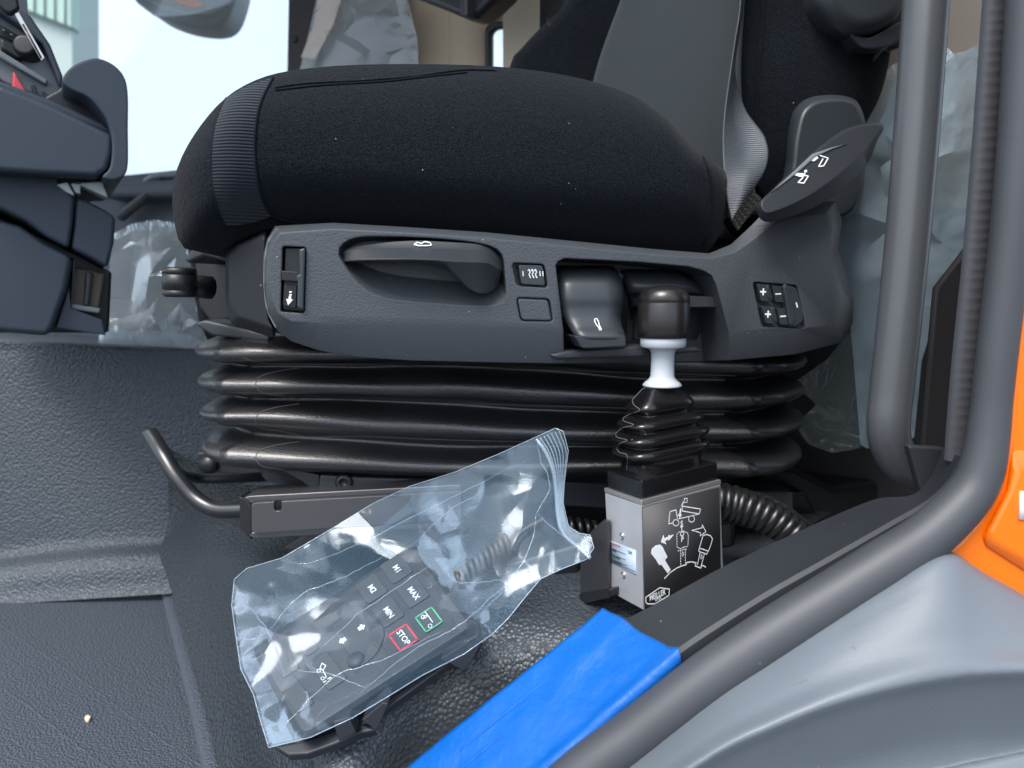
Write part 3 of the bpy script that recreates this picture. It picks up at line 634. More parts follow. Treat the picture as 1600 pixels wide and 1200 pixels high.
cuts.append(cutter(LP, -.02))
KS = rq([(1176, 440), (1245, 445), (1260, 514), (1190, 511)], 5)
cuts.append(cutter(KS, .034))
SW = rq([(441, 384), (479, 386), (476, 490), (438, 487)], 4)
cuts.append(cutter(SW, .022))
boolean(pan, cuts); flat_shade(pan, 32)
# rounded nose of the panel, turned to the front of the seat
NP_ = facing(.50, -.5)
lofto('panel_nose', [([(372, 385), (415, 366), (413, 440), (420, 500), (430, 518), (372, 498), (360, 470), (358, 400)], .0), ([(360, 376), (420, 352), (430, 440), (432, 490), (430, 530), (360, 508), (352, 470), (352, 392)], -.05)], NP_, M('shaded_nose_plastic', (.012, .015, .019), .65, spec=.3, bump=[('noise', 1200, .2)], dust=.05), seat, bevel=.004)  # darker than the panel: shade on the turned nose put into its colour
seam('nose_joint', ((434, 358), (421, 376), (415, 405), (414, 450), (419, 485), (432, 512)), .0007, dashl, pan, bvh(pan), lift=0.0004)
# slide switch
slab('slide_switch', rq([(446, 388), (478, 388), (474, 486), (442, 483)], 3), SP, .038, .02, blackp, seat, bevel=.002)
slab('switch_rail', [(467, 390), (477, 387), (474, 486), (464, 480), (465, 440), (462, 432), (468, 428)], SP, .046, .034, softp, seat, bevel=.0015)
slab('switch_bridge', rq([(440, 423), (468, 425), (466, 440), (440, 438)], 3), SP, .045, .034, blackp, seat, bevel=.0015)
sk = slab('switch_key', rq([(444, 444), (464, 446), (462, 482), (442, 478)], 3), SP, .0415, .03, blackp, seat, bevel=.001)
poly_on('arrow', [(451, 463), (455, 463), (455, 468), (458, 468), (450, 477), (447, 467), (451, 467)], SP, print_w, sk, .0428)
for y in (455, 459.5): poly_on('arrow', [(452, y), (456, y), (455.6, y + 2.4), (451.6, y + 2.4)], SP, print_w, sk, .0428)
# big pull handle: top face, front face, swelling at the rear
def hrow(u, vt, vm, vb, o1, o2): return u, vt, vm, vb, o1, o2
H = [(533, 391, 395, 410, .030, .032), (545, 387, 391, 411, .036, .046), (570, 383, 388, 411, .040, .056), (610, 378, 387, 411, .042, .062), (650, 376, 387, 411, .043, .064), (680, 377, 387.5, 413, .043, .065), (700, 378, 388, 421, .043, .065), (716, 379, 389, 436, .043, .064), (732, 380, 389.5, 452, .042, .062), (750, 382, 390, 460, .041, .06), (765, 386, 392, 458, .038, .056), (778, 394, 400, 446, .034, .048), (786, 405, 408, 425, .03, .036)]
rows = []
for u, vt, vm, vb, o1, o2 in H:
    mid = min(vm + 20, (vm + vb) / 2 + 6)
    sec = [(vt, .018), (vt, o1), (vm, o1 + .004), (vm + 1.5, o1 + .0055), (mid - 1.5, o2 - .001), (mid, o2), (mid + 1.5, o2 - .0005), (vb - 2, o2 - .008), (vb, o2 - .014), (vb - .5, .018)]
    rows.append([SP.hit(u, v, o) for v, o in sec])
cols = [cr([r[j] for r in rows], 60) for j in range(len(rows[0]))]
ring = [[c[i] for c in cols] for i in range(60)]
hd = loft('pull_handle', ring, plain, seat, closed=True, caps=(True, True)); flat_shade(hd, 28)
HT = Plane(SP.hit(660, 381, .052), (SP.n * .45 + Vector((0, 0, 1))))
hb = bvh(hd)
ic = [(647, 383), (652, 379.5), (658, 381.5), (664, 378.5), (672, 380), (674, 384), (668, 384.8), (654, 384.8)]
q = [cast(hb, u, v, .0006) for u, v in ic]
if all(q): tube('icon', q + [q[0]], .0007, print_w, hd, n=6)
# seat heating switch
ks = slab('heating_switch', rq([(810, 414), (848, 415), (852, 446), (815, 444)], 4), SP, .0415, .0315, softp, seat, bevel=.0018)
for x in (0, 5, 10):
    stroke_on('heat_mark', [(826 + x, 421), (828.5 + x, 425), (826.5 + x, 429), (829 + x, 434)], SP, .0009, print_w, ks, .0419)
    stroke_on('heat_mark', [(825 + x, 423), (826 + x, 420.5), (828 + x, 422)], SP, .0006, print_w, ks, .0419)
for x in (817, 843.5, 848): stroke_on('level_mark', [(x, 424), (x + .6, 431)], SP, .0008, print_w, ks, .0419)
slab('switch_blank', rq([(809, 467), (856, 469), (861.5, 500.5), (815.5, 499.5)], 5), SP, .0425, .034, panelp, seat, bevel=.0008)
# two rounded levers in the pocket
def bgrid(name, rows, pl, mat, parent, nc=22, p=3.0, depth=-.02, nrow=60):
    rows = [tuple(x) for x in cr([Vector(r[:3]) for r in rows], nrow)] and rows
    R = []
    ser = [cr([Vector((r[0], r[k], 0)) for r in rows], nrow) for k in (1, 2, 3, 4)]
    for i in range(nrow):
        v = ser[0][i].x; uL, uR, o, s = (ser[k][i].y for k in range(4)); r = [pl.hit(uL, v, depth)]
        for j in range(nc + 1):
            x = j / nc * 2 - 1; xx = math.copysign(abs(x) ** .7, x); r.append(pl.hit(uL + (uR - uL) * (xx + 1) / 2, v, o - (o - s) * abs(xx) ** (p * 2)))
        r.append(pl.hit(uR, v, depth)); R.append(r)
    return loft(name, R, mat, parent, closed=True)
la = bgrid('slope_lever', [(415, 869, 958, -.01, -.02), (419, 868, 963, .012, -.004), (426, 868, 968, .026, .01), (440, 868, 973, .036, .02), (460, 870, 974, .040, .026), (478, 873, 972, .040, .027), (492, 877, 970, .042, .03), (505, 884, 972, .047, .035), (518, 893, 976, .054, .043), (525, 898, 978, .056, .046), (532, 903, 979, .054, .044), (540, 908, 978, .05, .04), (545, 912, 974, .044, .034)], SP, softp, seat)
slab('lever_lip', rq([(897, 525), (977, 524), (978, 541), (910, 544)], 3), SP, .055, .02, plain, seat, bevel=.003)
lb = bvh(la)
q = [cast(lb, u, v, .0005) for u, v in [(929, 499), (932, 498), (935, 503), (936, 508), (938, 513), (940, 516), (937.5, 517), (935, 512), (931, 507), (929, 502)]]
if all(q): tube('icon', q + [q[0]], .0005, print_w, la, n=6)
bgrid('depth_lever', [(420, 972, 1062, -.02, -.03), (424, 970, 1075, .0, -.02), (432, 972, 1090, .014, -.004), (446, 976, 1100, .022, .006), (458, 980, 1108, .020, .006), (464, 982, 1120, .012, .0), (480, 985, 1121, .010, -.004), (484, 985, 1110, -.004, -.015), (500, 985, 1105, -.012, -.02), (530, 985, 1090, -.014, -.02)], SP, softp, seat)
slab('lever_paddle', rq([(1052, 461), (1122, 464), (1124, 480), (1056, 480)], 3), SP, .03, .0, plain, seat, bevel=.002)
slab('lever_gap', rq([(966, 424), (976, 430), (982, 470), (978, 540), (985, 545), (968, 545)], 3), SP, .0, -.019, blackp, seat, bevel=.002)
slab('pocket_ledge', [(858, 554), (885, 548), (1000, 540), (1090, 542), (1098, 550), (1000, 558), (870, 562)], SP, .036, -.05, plain, seat, bevel=.004)
slab('pocket_back', [(870, 400), (1150, 400), (1150, 566), (880, 566)], SP, -.021, -.05, blackp, seat, bevel=0)
# adjuster keys
for i, (du, dv) in enumerate(((0, 0), (7.5, 35))):
    q = slab('adjust_key', rq([(1183 + du, 443.5 + dv), (1202 + du, 445 + dv), (1208 + du, 466 + dv), (1205 + du, 471 + dv), (1190 + du, 470.5 + dv)], 1.5), SP, .043, .0345, softp, seat, bevel=.0012)
    slab('key_facet', [(1199 + du, 445 + dv), (1203 + du, 445.5 + dv), (1208 + du, 467 + dv), (1205 + du, 470 + dv), (1200 + du, 464 + dv), (1197 + du, 453 + dv)], SP, .0442, .041, plain, q, bevel=.0008)
    text_on('plus_mark', '+', 1192.5 + du, 457 + dv, 15, (1, .03), SP, print_w, q, .0434, bold=.025)
    q = slab('adjust_key', rq([(1206 + du, 446 + dv), (1221 + du, 447 + dv), (1226 + du, 473 + dv), (1212 + du, 472 + dv)], 1.5), SP, .0405, .0345, softp, seat, bevel=.0012)
    stroke_on('minus_mark', [(1212 + du, 459.4 + dv), (1220 + du, 459 + dv)], SP, .0014, print_w, q, .0409)
q = slab('rocker_key', smooth_px([(1224, 447), (1232, 446), (1242, 449), (1247, 457), (1255, 492), (1254, 502), (1246, 509), (1237, 511), (1234, 505)], 40), SP, .0436, .0345, softp, seat, bevel=.0015)
slab('key_facet', [(1224, 448), (1232, 447), (1243, 500), (1238, 509), (1235, 507)], SP, .0452, .041, softp, q, bevel=.001)
stroke_on('rocker_mark', [(1244, 473), (1246, 480)], SP, .0014, print_w, q, .044)
# nose parts at the front of the seat
slab('front_lever', [(285, 405), (302, 385), (318, 378), (365, 375), (365, 412), (318, 400), (292, 412)], facing(.70, -.3), .03, -.1, plain, seat, bevel=.004)
slab('front_bracket', [(300, 400), (366, 408), (372, 500), (330, 508), (308, 480)], facing(.72, -.3), .0, -.1, blackp, seat, bevel=.006)
lathe('adjuster_knob', [(.0, 0), (.0145, 0), (.0158, .002), (.0158, .0055), (.0152, .006), (.0152, .007), (.0160, .0075), (.0160, .0205), (.0152, .021), (.0152, .022), (.0158, .0225), (.0155, .027), (.013, .0285), (.0, .0285)], P(282, 464, .70), Vector((.02, 0, 1)), blackp, seat, n=36)
tube('knob_arm', [P(290, 445, .72), P(330, 450, .74)], .012, blackp, seat)
slab('front_lip', [(300, 505), (320, 500), (420, 522), (420, 535), (330, 524)], facing(.70, -.2), .0, -.04, softp, seat, bevel=.003)

# bellows ------------------------------------------------------------
yn, yf = .735, 1.14
xl, xr = P(312, 600, yn).x - .033, P(1272, 600, yn).x + .035
def plan(off, sag):
    pts = []; r = .07
    x0, x1, y0, y1 = xl - off, xr + off, yn - off, yf + off
    for cx, cy, a, rr_ in ((x0 + r, y0 + r * 1.3, 180, (r, r * 1.3)), (x1 - .12, y0 + .13, 270, (.12, .13)), (x1 - .06, y1 - .06, 0, (.06, .06)), (x0 + r, y1 - r, 90, (r, r))):
        for i in range(10): t = math.radians(a + 90 * i / 9); pts.append((cx + rr_[0] * math.cos(t), cy + rr_[1] * math.sin(t)))
    # dense resample
    return [tuple(p) for p in cr([Vector(p) for p in pts], 200, True)]
def bz(v): return P(700, v, yn).z
prof = []   # (v at u=700, outward offset)
ridges = [545, 601, 657, 716]
prof += [(515, -.03), (522, -.03)]
for i, rv in enumerate(ridges):
    prof += [(rv - 27, -.030), (rv - 22, -.024), (rv - 16, -.0145), (rv - 10, -.006), (rv - 4, -.0012), (rv + 3, 0.0), (rv + 10, -.0016), (rv + 16, -.007), (rv + 21, -.0155), (rv + 25, -.0245)]
prof += [(750, -.045), (775, -.05)]
rings = []
for v, off in prof:
    r = []
    for x, y in plan(off, 0):
        s = (x - xl) / (xr - xl)
        dz = -.016 * s + .004 * math.sin(s * 7 + v * .02) + .003 * noise.noise(Vector((x * 9, y * 9, v * .018)))
        pn = .0035 * noise.noise(Vector((x * 7, y * 7, v * .03 + 5))); y += pn     # rear of the bellows sags
        r.append(Vector((x, y, bz(v) + dz)))
    rings.append(r)
bel = loft('bellows', rings, bellowm, seat, caps=(False, False), sub=1)
bt = bvh(bel)
for rv in ridges[1:]:
    seam('mould_line', ((468, rv - 26), (430, rv - 20), (408, rv - 13), (400, rv - 4), (402, rv + 5), (412, rv + 13), (440, rv + 17), (475, rv + 25)), .00045, stitch_l, bel, bt, lift=.0002)
for rv in (573, 629, 686):
    seam('mould_line', [(380, rv - 14), (430, rv - 4), (560, rv - 4), (700, rv + 1), (820, rv + 4), (960, rv + 8), (1150, rv + 14)], .00035, stitch_l, bel, bt, lift=.0002, n=90)
# base frame
BFp = facing(.77, .1)
br = slab('base_bracket', [(500, 742), (560, 746), (860, 752), (1240, 770), (1240, 810), (860, 790), (700, 772), (497, 771)], BFp, 0, -.25, plain, seat, bevel=.002)
lathe('bolt', [(.0, .0), (.0095, .0), (.0095, .003), (.0075, .0055), (.0045, .006), (.0042, .003), (.0, .003)], BFp.hit(538, 753, -.001), BFp.n, blackp, br, n=24)
slab('bracket_foot', [(494, 771), (512, 772), (700, 776), (700, 786), (494, 781)], BFp, .004, -.2, blackp, seat, bevel=.001)
slab('base_wedge', [(420, 725), (500, 742), (500, 775), (470, 752)], BFp, -.01, -.2, plain, seat, bevel=.002)
RPn = facing(.715, -.03)
ra = slab('rail', [(393, 788), (400, 786), (720, 768), (720, 812), (400, 833), (393, 830)], RPn, 0, -.006, rail_m, seat, bevel=.0012)
cutr = slab('cut', rr(399, 804, 412, 823, 4), RPn, .05, -.05, None, bevel=0)
ra.modifiers.clear(); boolean(ra, [cutr]); flat_shade(ra, 30)
slab('rail_top', [(380, 778), (390, 775), (720, 757), (720, 768), (400, 785), (392, 788)], RPn, -.008, -.05, rail_m, seat, bevel=.0012)
slab('rail_flange', [(393, 832), (720, 814), (720, 822), (398, 842), (390, 838)], RPn, -.004, -.045, rail_m, seat, bevel=.001)
slab('rail_end', [(374, 776), (384, 780), (393, 792), (392, 844), (374, 824)], RPn, -.006, -.03, black_steel, seat, bevel=.001)
slab('far_rail', [(308, 708), (330, 705), (345, 716), (600, 722), (600, 745), (345, 740), (312, 735)], facing(1.0), 0, -.03, black_steel, seat, bevel=.002)
lathe('far_rail_roller', [(0, 0), (.013, 0), (.013, .004), (.0, .004)], facing(1.0).hit(326, 727, .004), Vector((0, -1, 0)), blackp, seat, n=18)
tube('slide_bar', [P(234, 677, .80), P(244, 692, .79), P(258, 716, .775), P(276, 745, .765), P(300, 774, .76), P(322, 790, .755), P(345, 797, .75), P(385, 796, .745)], .0088, black_steel, seat, n=18, res=60)
tube('slide_bar_cross', [P(262, 722, .775), P(280, 740, .80), P(305, 747, .84), P(350, 748, .86), P(430, 744, .9), P(520, 740, .95)], .0062, black_steel, seat, n=14, res=40)
slab('seat_spring_box', [(640, 775), (1260, 770), (1300, 850), (900, 850), (700, 800)], facing(.86, .1), 0, -.2, blackp, seat, bevel=.004)
slab('base_cover', [(1125, 720), (1245, 730), (1300, 760), (1420, 745), (1470, 700), (1480, 850), (1130, 850)], facing(.9, .1), 0, -.1, blackp, seat, bevel=.01)

# ================================================================== seat belt
sbelt = thing('seat_belt', 'grey seat belt twisted at its stitched anchor beside the backrest', 'seat belt', P(1160, 360, .70))
Lx = [(1163, -140, .79), (1156, 0, .78), (1148, 60, .77), (1139, 120, .76), (1130, 190, .735), (1129, 250, .715), (1136, 310, .70), (1144, 345, .69)]
Rx = [(1167, -140, .83), (1160, 0, .82), (1153, 60, .81), (1147, 110, .80), (1163, 170, .78), (1196, 218, .74), (1196, 262, .715), (1163, 312, .70)]
Mx = [(1166, -140, .80), (1159, 0, .79), (1151, 60, .785), (1146, 115, .78), (1145, 180, .765), (1160, 235, .735), (1165, 285, .70), (1152, 330, .692)]
grid('webbing', [[P(*p) for p in r] for r in (Lx, Mx, Rx)], webbing, sbelt, nu=60, nv=16, solid=.0012)
AN = facing(.688, .2)
an = slab('anchor_patch', [(1161, 287), (1190, 308), (1182, 324), (1153, 361), (1136, 333)], AN, 0, -.003, M('patch_web', (.10, .095, .085), .8, bump=[('ribs_z', 90, .6)]), sbelt, bevel=.0008)
for k in range(7):
    t = k / 6; a = (1160 - 20 * t, 291 + 40 * t); b = (1188 - 33 * t, 311 + 46 * t)
    stroke_on('stitching', [a, b], AN, .0008, M('thread%d' % k, (.42, .40, .36), .8) if k == 0 else bpy.data.materials['thread0'], an, .0006, dash=.0022)
slab('care_tag', [(1112, 358), (1128, 346), (1146, 372), (1118, 372)], AN, .002, .001, blackp, sbelt, bevel=0)
for k in range(3): stroke_on('tag_print', [(1118 + k * 3, 356 - k * 3), (1122 + k * 3, 362 - k * 3)], AN, .001, print_w, sbelt, .0024, dash=.001)

# ================================================================== grab handle
gh = thing('grab_handle', 'dark grey tubular grab handle standing at the door pillar', 'handle', P(1400, 760, .62))
tube('bar', [P(1535, -1100, .64), P(1500, -650, .64), P(1460, -160, .635), P(1447, 0, .63), P(1434, 180, .63), P(1419, 360, .63), P(1405, 500, .63), P(1393, 610, .63), P(1388, 660, .63), P(1392, 695, .635), P(1408, 722, .645), P(1435, 738, .66), P(1475, 745, .68)], .0178, polem, gh, n=40, res=160)
lathe('mount_flange', [(.0, 0), (.024, 0), (.026, .004), (.022, .01), (.0178, .014)], P(1472, 745, .68), P(1435, 738, .66) - P(1475, 745, .68), polem, gh, n=32)

# ================================================================== tipper control lever
A0, AL, AR = P(1003, 790, .600), P(945, 770, .648), P(1126, 757, .652)
ex = (AR - A0); ey = (AL - A0); ex.z = 0.0; ey.z = 0.0
up = Vector((.0, .02, 1)).normalized()
A0 = P(1003, 790, .600); bw, bd = ex.length, ey.length; ex.normalize(); ey.normalize()
tx = (AR - A0); tx.normalize(); ty = (AL - A0); ty.normalize()
AR = A0 + tx * bw; AL = A0 + ty * bd; nz = tx.cross(ty).normalized()
if nz.z < 0: nz = -nz
H_ = (P(1006, 955, .600) - A0).length
ctl = thing('tipper_control', 'tipper control lever with white collar on a metal block by the sill', 'lever', A0 - nz * H_ + (tx * bw + ty * bd) / 2)
def bp(a, b, c): return A0 + tx * (bw * a) + ty * (bd * b) + nz * c     # a along plate, b along side, c up
def bbox(name, a0, a1, b0, b1, c0, c1, mat, parent, bevel=.001, **k):
    v = [bp(a, b, c) for c in (c0, c1) for a, b in ((a0, b0), (a1, b0), (a1, b1), (a0, b1))]
    return mesh(name, v, [(0, 1, 2, 3), (4, 5, 6, 7), (0, 1, 5, 4), (1, 2, 6, 5), (2, 3, 7, 6), (3, 0, 4, 7)], mat, parent, bevel=bevel, **k)
blk = bbox('metal_block', 0, 1, 0, 1, -H_, 0, steel, ctl, bevel=.0008)
bbox('top_plate', -.004, 1.004, -.006, 1.006, .0003, .0048, alu, ctl, bevel=.0006)
bbox('gaiter_base', .02, .985, .03, .97, .0051, .0215, gaiterm, ctl, bevel=.0016)
PLF = Plane(A0, tx.cross(nz)); PLS = Plane(A0, ty.cross(nz))
plt = slab('legend_plate', [(1004.5, 793), (1124, 761.5), (1126.5, 900), (1007.5, 962)], PLF, .0009, .0001, plate_m, ctl, bevel=0)
for a_, b_ in (((1003.5, 793), (1006.5, 962)), ((1003.5, 792), (1124.5, 760)), ((1125.2, 760), (1127.6, 900))): stroke_on('plate_frame', [a_, b_], PLF, .0012, alu, ctl, .0010)
def z(pts): return [(930 + x / 6, 760 + y / 6) for x, y in pts]
OF = .0012
def st(pts, w=.0009, closed=False, dash=None, n='legend_line'): return stroke_on(n, z(pts), PLF, w, print_w, plt, OF, closed, dash)
def circ(x, y, r, n=18): return [(x + r * math.cos(2 * math.pi * i / n), y + r * 1.05 * math.sin(2 * math.pi * i / n)) for i in range(n)]
st([(690, 352), (694, 285), (703, 236), (757, 220), (768, 282), (770, 300)]); st([(690, 352), (728, 343)])
st(circ(757, 341, 28), closed=True); st(circ(903, 305, 28), closed=True)
st([(820, 186), (988, 212), (975, 258), (814, 230)], closed=True); st([(782, 304), (880, 282), (945, 266)]); st([(930, 270), (975, 258)])
st([(765, 275), (785, 268)])
poly_on('legend_arrow', z([(776, 262), (790, 262), (801, 205), (808, 207), (802, 262), (814, 265), (794, 296)]), PLF, print_w, plt, OF)
st([(815, 180), (828, 150), (838, 152), (862, 148), (862, 112), (833, 112), (842, 126), (820, 150), (808, 190)], .0007)
for s, x, y in (('S', 811, 349), ('T', 812, 400), ('O', 815, 447), ('P', 817, 497)): text_on('lettering', s, 930 + x / 6, 760 + y / 6, 8.2, (1, -.26), PLF, print_w, plt, OF, bold=.03)
poly_on('legend_knob', z([(525, 628), (534, 585), (568, 556), (608, 545), (632, 566), (678, 663), (654, 690), (708, 780), (680, 816), (622, 735), (600, 738), (575, 695)]), PLF, print_w, plt, OF)
st([(606, 706), (660, 668)], .0004)
poly_on('legend_arrow', z([(737, 452), (705, 462), (690, 456), (688, 472), (648, 488), (642, 456), (618, 524), (668, 544), (656, 514), (682, 498), (690, 508), (712, 484)]), PLF, print_w, plt, OF)
st([(768, 570), (765, 450), (785, 428), (830, 420), (865, 436), (873, 462), (870, 545)], .0008, dash=.0012); st([(775, 575), (800, 585), (830, 570), (868, 560)], .0008, dash=.0012); st([(775, 605), (862, 585)], .0008, dash=.0012)
st([(800, 600), (802, 735)], .0008, dash=.0012); st([(845, 590), (845, 730)], .0008, dash=.0012)
st([(820, 612), (832, 632), (822, 655), (811, 632)], .0006, closed=True)
st([(975, 578), (1000, 500), (1010, 462), (1040, 450), (1080, 462), (1100, 492), (1085, 545), (1062, 606)]); st([(975, 578), (1058, 606), (1046, 636), (970, 608)], closed=True)
st([(985, 615), (958, 735)]); st([(1024, 632), (992, 750)]); st([(998, 640), (1004, 660), (994, 680), (988, 660)], .0006, closed=True)
st([(905, 412), (1003, 388), (1003, 360), (1038, 424), (984, 466), (988, 436), (940, 420)], .0008, closed=True)
st([(650, 862), (700, 810), (760, 768), (810, 745), (852, 735), (855, 714), (900, 706), (945, 716), (937, 745), (990, 766), (1002, 738), (1035, 756)], .0011)
st([(475, 1086), (475, 1040), (605, 950), (695, 962), (692, 1020), (560, 1100), (490, 1102)], .0011, closed=True)
text_on('lettering', 'MEILLER', 930 + 585 / 6, 760 + 1020 / 6, 9.4, (1, -.42), PLF, print_w, plt, OF, bold=.03, squash=.72)
text_on('lettering', 'KIPPER', 930 + 590 / 6, 760 + 1056 / 6, 4.6, (1, -.42), PLF, print_w, plt, OF, bold=.02, squash=.7)
# side label, screws and engraving
lab = slab('type_label', rq([(951, 844.5), (993.5, 860), (994.5, 898.5), (951.7, 877.5)], 1.5), PLS, .0006, .0001, sticker, ctl, bevel=0)
def zl(x, y): return 930 + x / 6, 760 + y / 6
for s, x, y, h in (('C5095', 325, 622, 5.0), ('TS4857', 178, 602, 4.6), ('SPC-000066', 202, 668, 4.4), ('WORK.05/31', 212, 718, 4.4)):
    u, v = zl(x, y); text_on('lettering', s, u, v, h, (1, .37), PLS, print_b, lab, .0009, bold=.01, squash=.6)
stroke_on('label_mark', [zl(165, 540), zl(232, 566)], PLS, .0009, red_p, lab, .0009)
poly_on('label_mark', [zl(x, y) for x, y in circ(146, 530, 10, 12)], PLS, red_p, lab, .0009)
for a, b in (((135, 578), (285, 637)), ((135, 632), (285, 690)), ((138, 685), (300, 745)), ((140, 700), (375, 800))): stroke_on('label_rule', [zl(*a), zl(*b)], PLS, .0005, print_b, lab, .0009)
for x, y in ((254, 462), (268, 828)):
    u, v = zl(x, y); s_ = lathe('screw', [(0, .0016), (.0012, .0016), (.0014, .0006), (.0024, .0006), (.0026, .0012), (.0030, .0012), (.0034, .0)], PLS.hit(u, v, 0), PLS.n, alu, ctl, n=20)
text_on('engraving', 'R', *zl(165, 425), 11, (1, .37), PLS, M('engraved', (.55, .57, .6), .5, metal=.6), blk, .0002)
# gaiter: rectangular folds following the block
cxy = bp(.5, .5, 0)
def gz(v): return (P(1036, v, (cxy - CAM).y) - cxy).dot(nz)
def ring(sa, sb, c, r=.45, n=48, lean=0.0):
    out = []
    for i in range(n):
        t = 2 * math.pi * i / n; q = 2.0 / 5.0
        x = math.copysign(abs(math.cos(t)) ** (2 / 4.2), math.cos(t)); y = math.copysign(abs(math.sin(t)) ** (2 / 4.2), math.sin(t))
        out.append(cxy + tx * (bw * .5 * sa * x) + ty * (bd * .5 * sb * y) + nz * c + Vector((lean, 0, 0)))
    return out
prof = [(737, .80, .80), (722, .80, .80), (712, .81, .82), (707, .90, .90), (703, .965, .97), (699, .985, .99), (694.5, .965, .97), (691, .88, .88), (689, .78, .78), (686.5, .86, .86), (682, .965, .96), (678, .985, .98), (673.5, .965, .955), (669.5, .86, .86), (667, .70, .70), (664.5, .76, .76), (660, .85, .85), (656, .87, .87), (651.5, .84, .84), (647.5, .72, .72), (644.5, .55, .55), (642, .56, .56), (637, .65, .66), (632, .68, .69), (627, .65, .66), (620, .55, .56), (612, .44, .44), (605, .34, .34), (601, .30, .30)]
gai = loft('gaiter', [ring(a, b, gz(v), lean=(0.0012 * (720 - v) / 120)) for v, a, b in prof], gaiterm, ctl, caps=(False, True), sub=1)
gtr = bvh(gai)
seam('mould_line', ((1012, 603), (998, 612), (989, 622), (990, 632), (1000, 641), (985, 646), (975, 651), (975, 658), (990, 664), (970, 669), (963, 676), (964, 683), (980, 688), (968, 693), (964, 700), (968, 707), (980, 712), (979, 735)), .00035, stitch_l, gai, gtr, lift=.0001, n=90)
axis = (P(1037, 460, .653) - P(1034, 600, .653)).normalized(); ab = P(1034.5, 603, .653); s_ = .653 / F
lathe('collar', [(.0, 0), (30 * s_, 0), (30.5 * s_, 2 * s_), (27 * s_, 6 * s_), (21 * s_, 11 * s_), (18.5 * s_, 16 * s_), (18 * s_, 30 * s_), (18 * s_, 50 * s_), (20 * s_, 57 * s_), (25 * s_, 60 * s_), (33 * s_, 61.5 * s_), (35 * s_, 63 * s_), (35.5 * s_, 75 * s_), (34 * s_, 77 * s_), (0, 77 * s_)], ab, axis, white_p, ctl, n=48)
lathe('knob', [(.0, 76 * s_), (36 * s_, 76 * s_), (38.5 * s_, 78 * s_), (40 * s_, 84 * s_), (40 * s_, 130 * s_), (39.4 * s_, 131 * s_), (40 * s_, 132 * s_), (38.5 * s_, 141 * s_), (34 * s_, 149 * s_), (26 * s_, 154 * s_), (14 * s_, 156.5 * s_), (5 * s_, 157 * s_), (0, 157 * s_)], ab, axis, M('knob_black', (.012, .011, .011), .26, spec=.6, bump=[('noise', 700, .2)]), ctl, n=48)
# bracket beside the block
BKp = Plane(bp(0, 1.0, 0), ty.cross(nz))
slab('mount_bracket', [(918, 838), (925, 828), (943, 812), (949, 814), (949, 936), (922, 938), (906, 926), (907, 850)], Plane(P(930, 870, .655), PLS.n), 0, -.004, M('bracket_steel', (.10, .10, .11), .35, metal=.7, bevel=.001), ctl, bevel=.001)
slab('bracket_foot', [(903, 928), (952, 920), (952, 934), (915, 943), (905, 938)], Plane(P(930, 930, .648), PLS.n), 0, -.02, black_steel, ctl, bevel=.002)
for k in range(5): stroke_on('bracket_print', [(926, 842 + k * 4), (943, 846 + k * 4)], Plane(P(930, 870, .655), PLS.n), .0004, print_b, ctl, .0006)
slab('connector', rq([(1128, 806), (1146, 806), (1149, 820), (1147, 875), (1128, 878)], 3), facing(.665, .5), 0, -.03, blackp, ctl, bevel=.002)
slab('connector_clip', rq([(1132, 822), (1143, 820), (1142, 852), (1132, 854)], 2), facing(.663, .5), .001, -.006, softp, ctl, bevel=.001)
slab('valve_body', [(800, 880), (905, 850), (905, 905), (945, 945), (880, 930), (800, 920)], facing(.72), 0, -.06, blackp, ctl, bevel=.004)

# coiled cable and the plain cable above it
ctr = [P(1118, 783, .70), P(1145, 788, .70), P(1175, 797, .695), P(1205, 810, .69), P(1235, 829, .685), P(1262, 852, .68)]
path = cr(ctr, 700); pts = []
for i, p in enumerate(path):
    t = (path[min(699, i + 1)] - path[max(0, i - 1)]).normalized(); s = t.cross(Vector((0, 0, 1))).normalized(); w_ = s.cross(t)
    a = 2 * math.pi * 12.5 * i / 699; rad = .0155 - .004 * i / 699
    pts.append(p + (s * math.cos(a) + w_ * math.sin(a)) * rad)
cab = tube('coiled_cable', pts, .0050, M('cable_black', (.008, .009, .01), .32, spec=.6), n=12)
tag(cab, 'black coiled cable curling behind the metal lever block', 'cable')
o = tube('cable', [P(1120, 765, .71), P(1150, 768, .71), P(1190, 777, .71), P(1225, 793, .705), P(1250, 812, .70), P(1275, 830, .70)], .0042, bpy.data.materials['cable_black'], n=12, res=40)
tag(o, 'smooth thin black cable arching above the coiled cable', 'cable')
pts = []
ctr = [P(880, 822, .76), P(915, 826, .755), P(960, 836, .75)]; path = cr(ctr, 300)
for i, p in enumerate(path):
    a = 2 * math.pi * 7 * i / 299; pts.append(p + Vector((0, math.cos(a), math.sin(a))) * .008)
o = tube('coiled_cable', pts, .0035, bpy.data.materials['cable_black'], n=8); tag(o, 'short piece of coiled cable between plastic bag and lever block', 'cable')

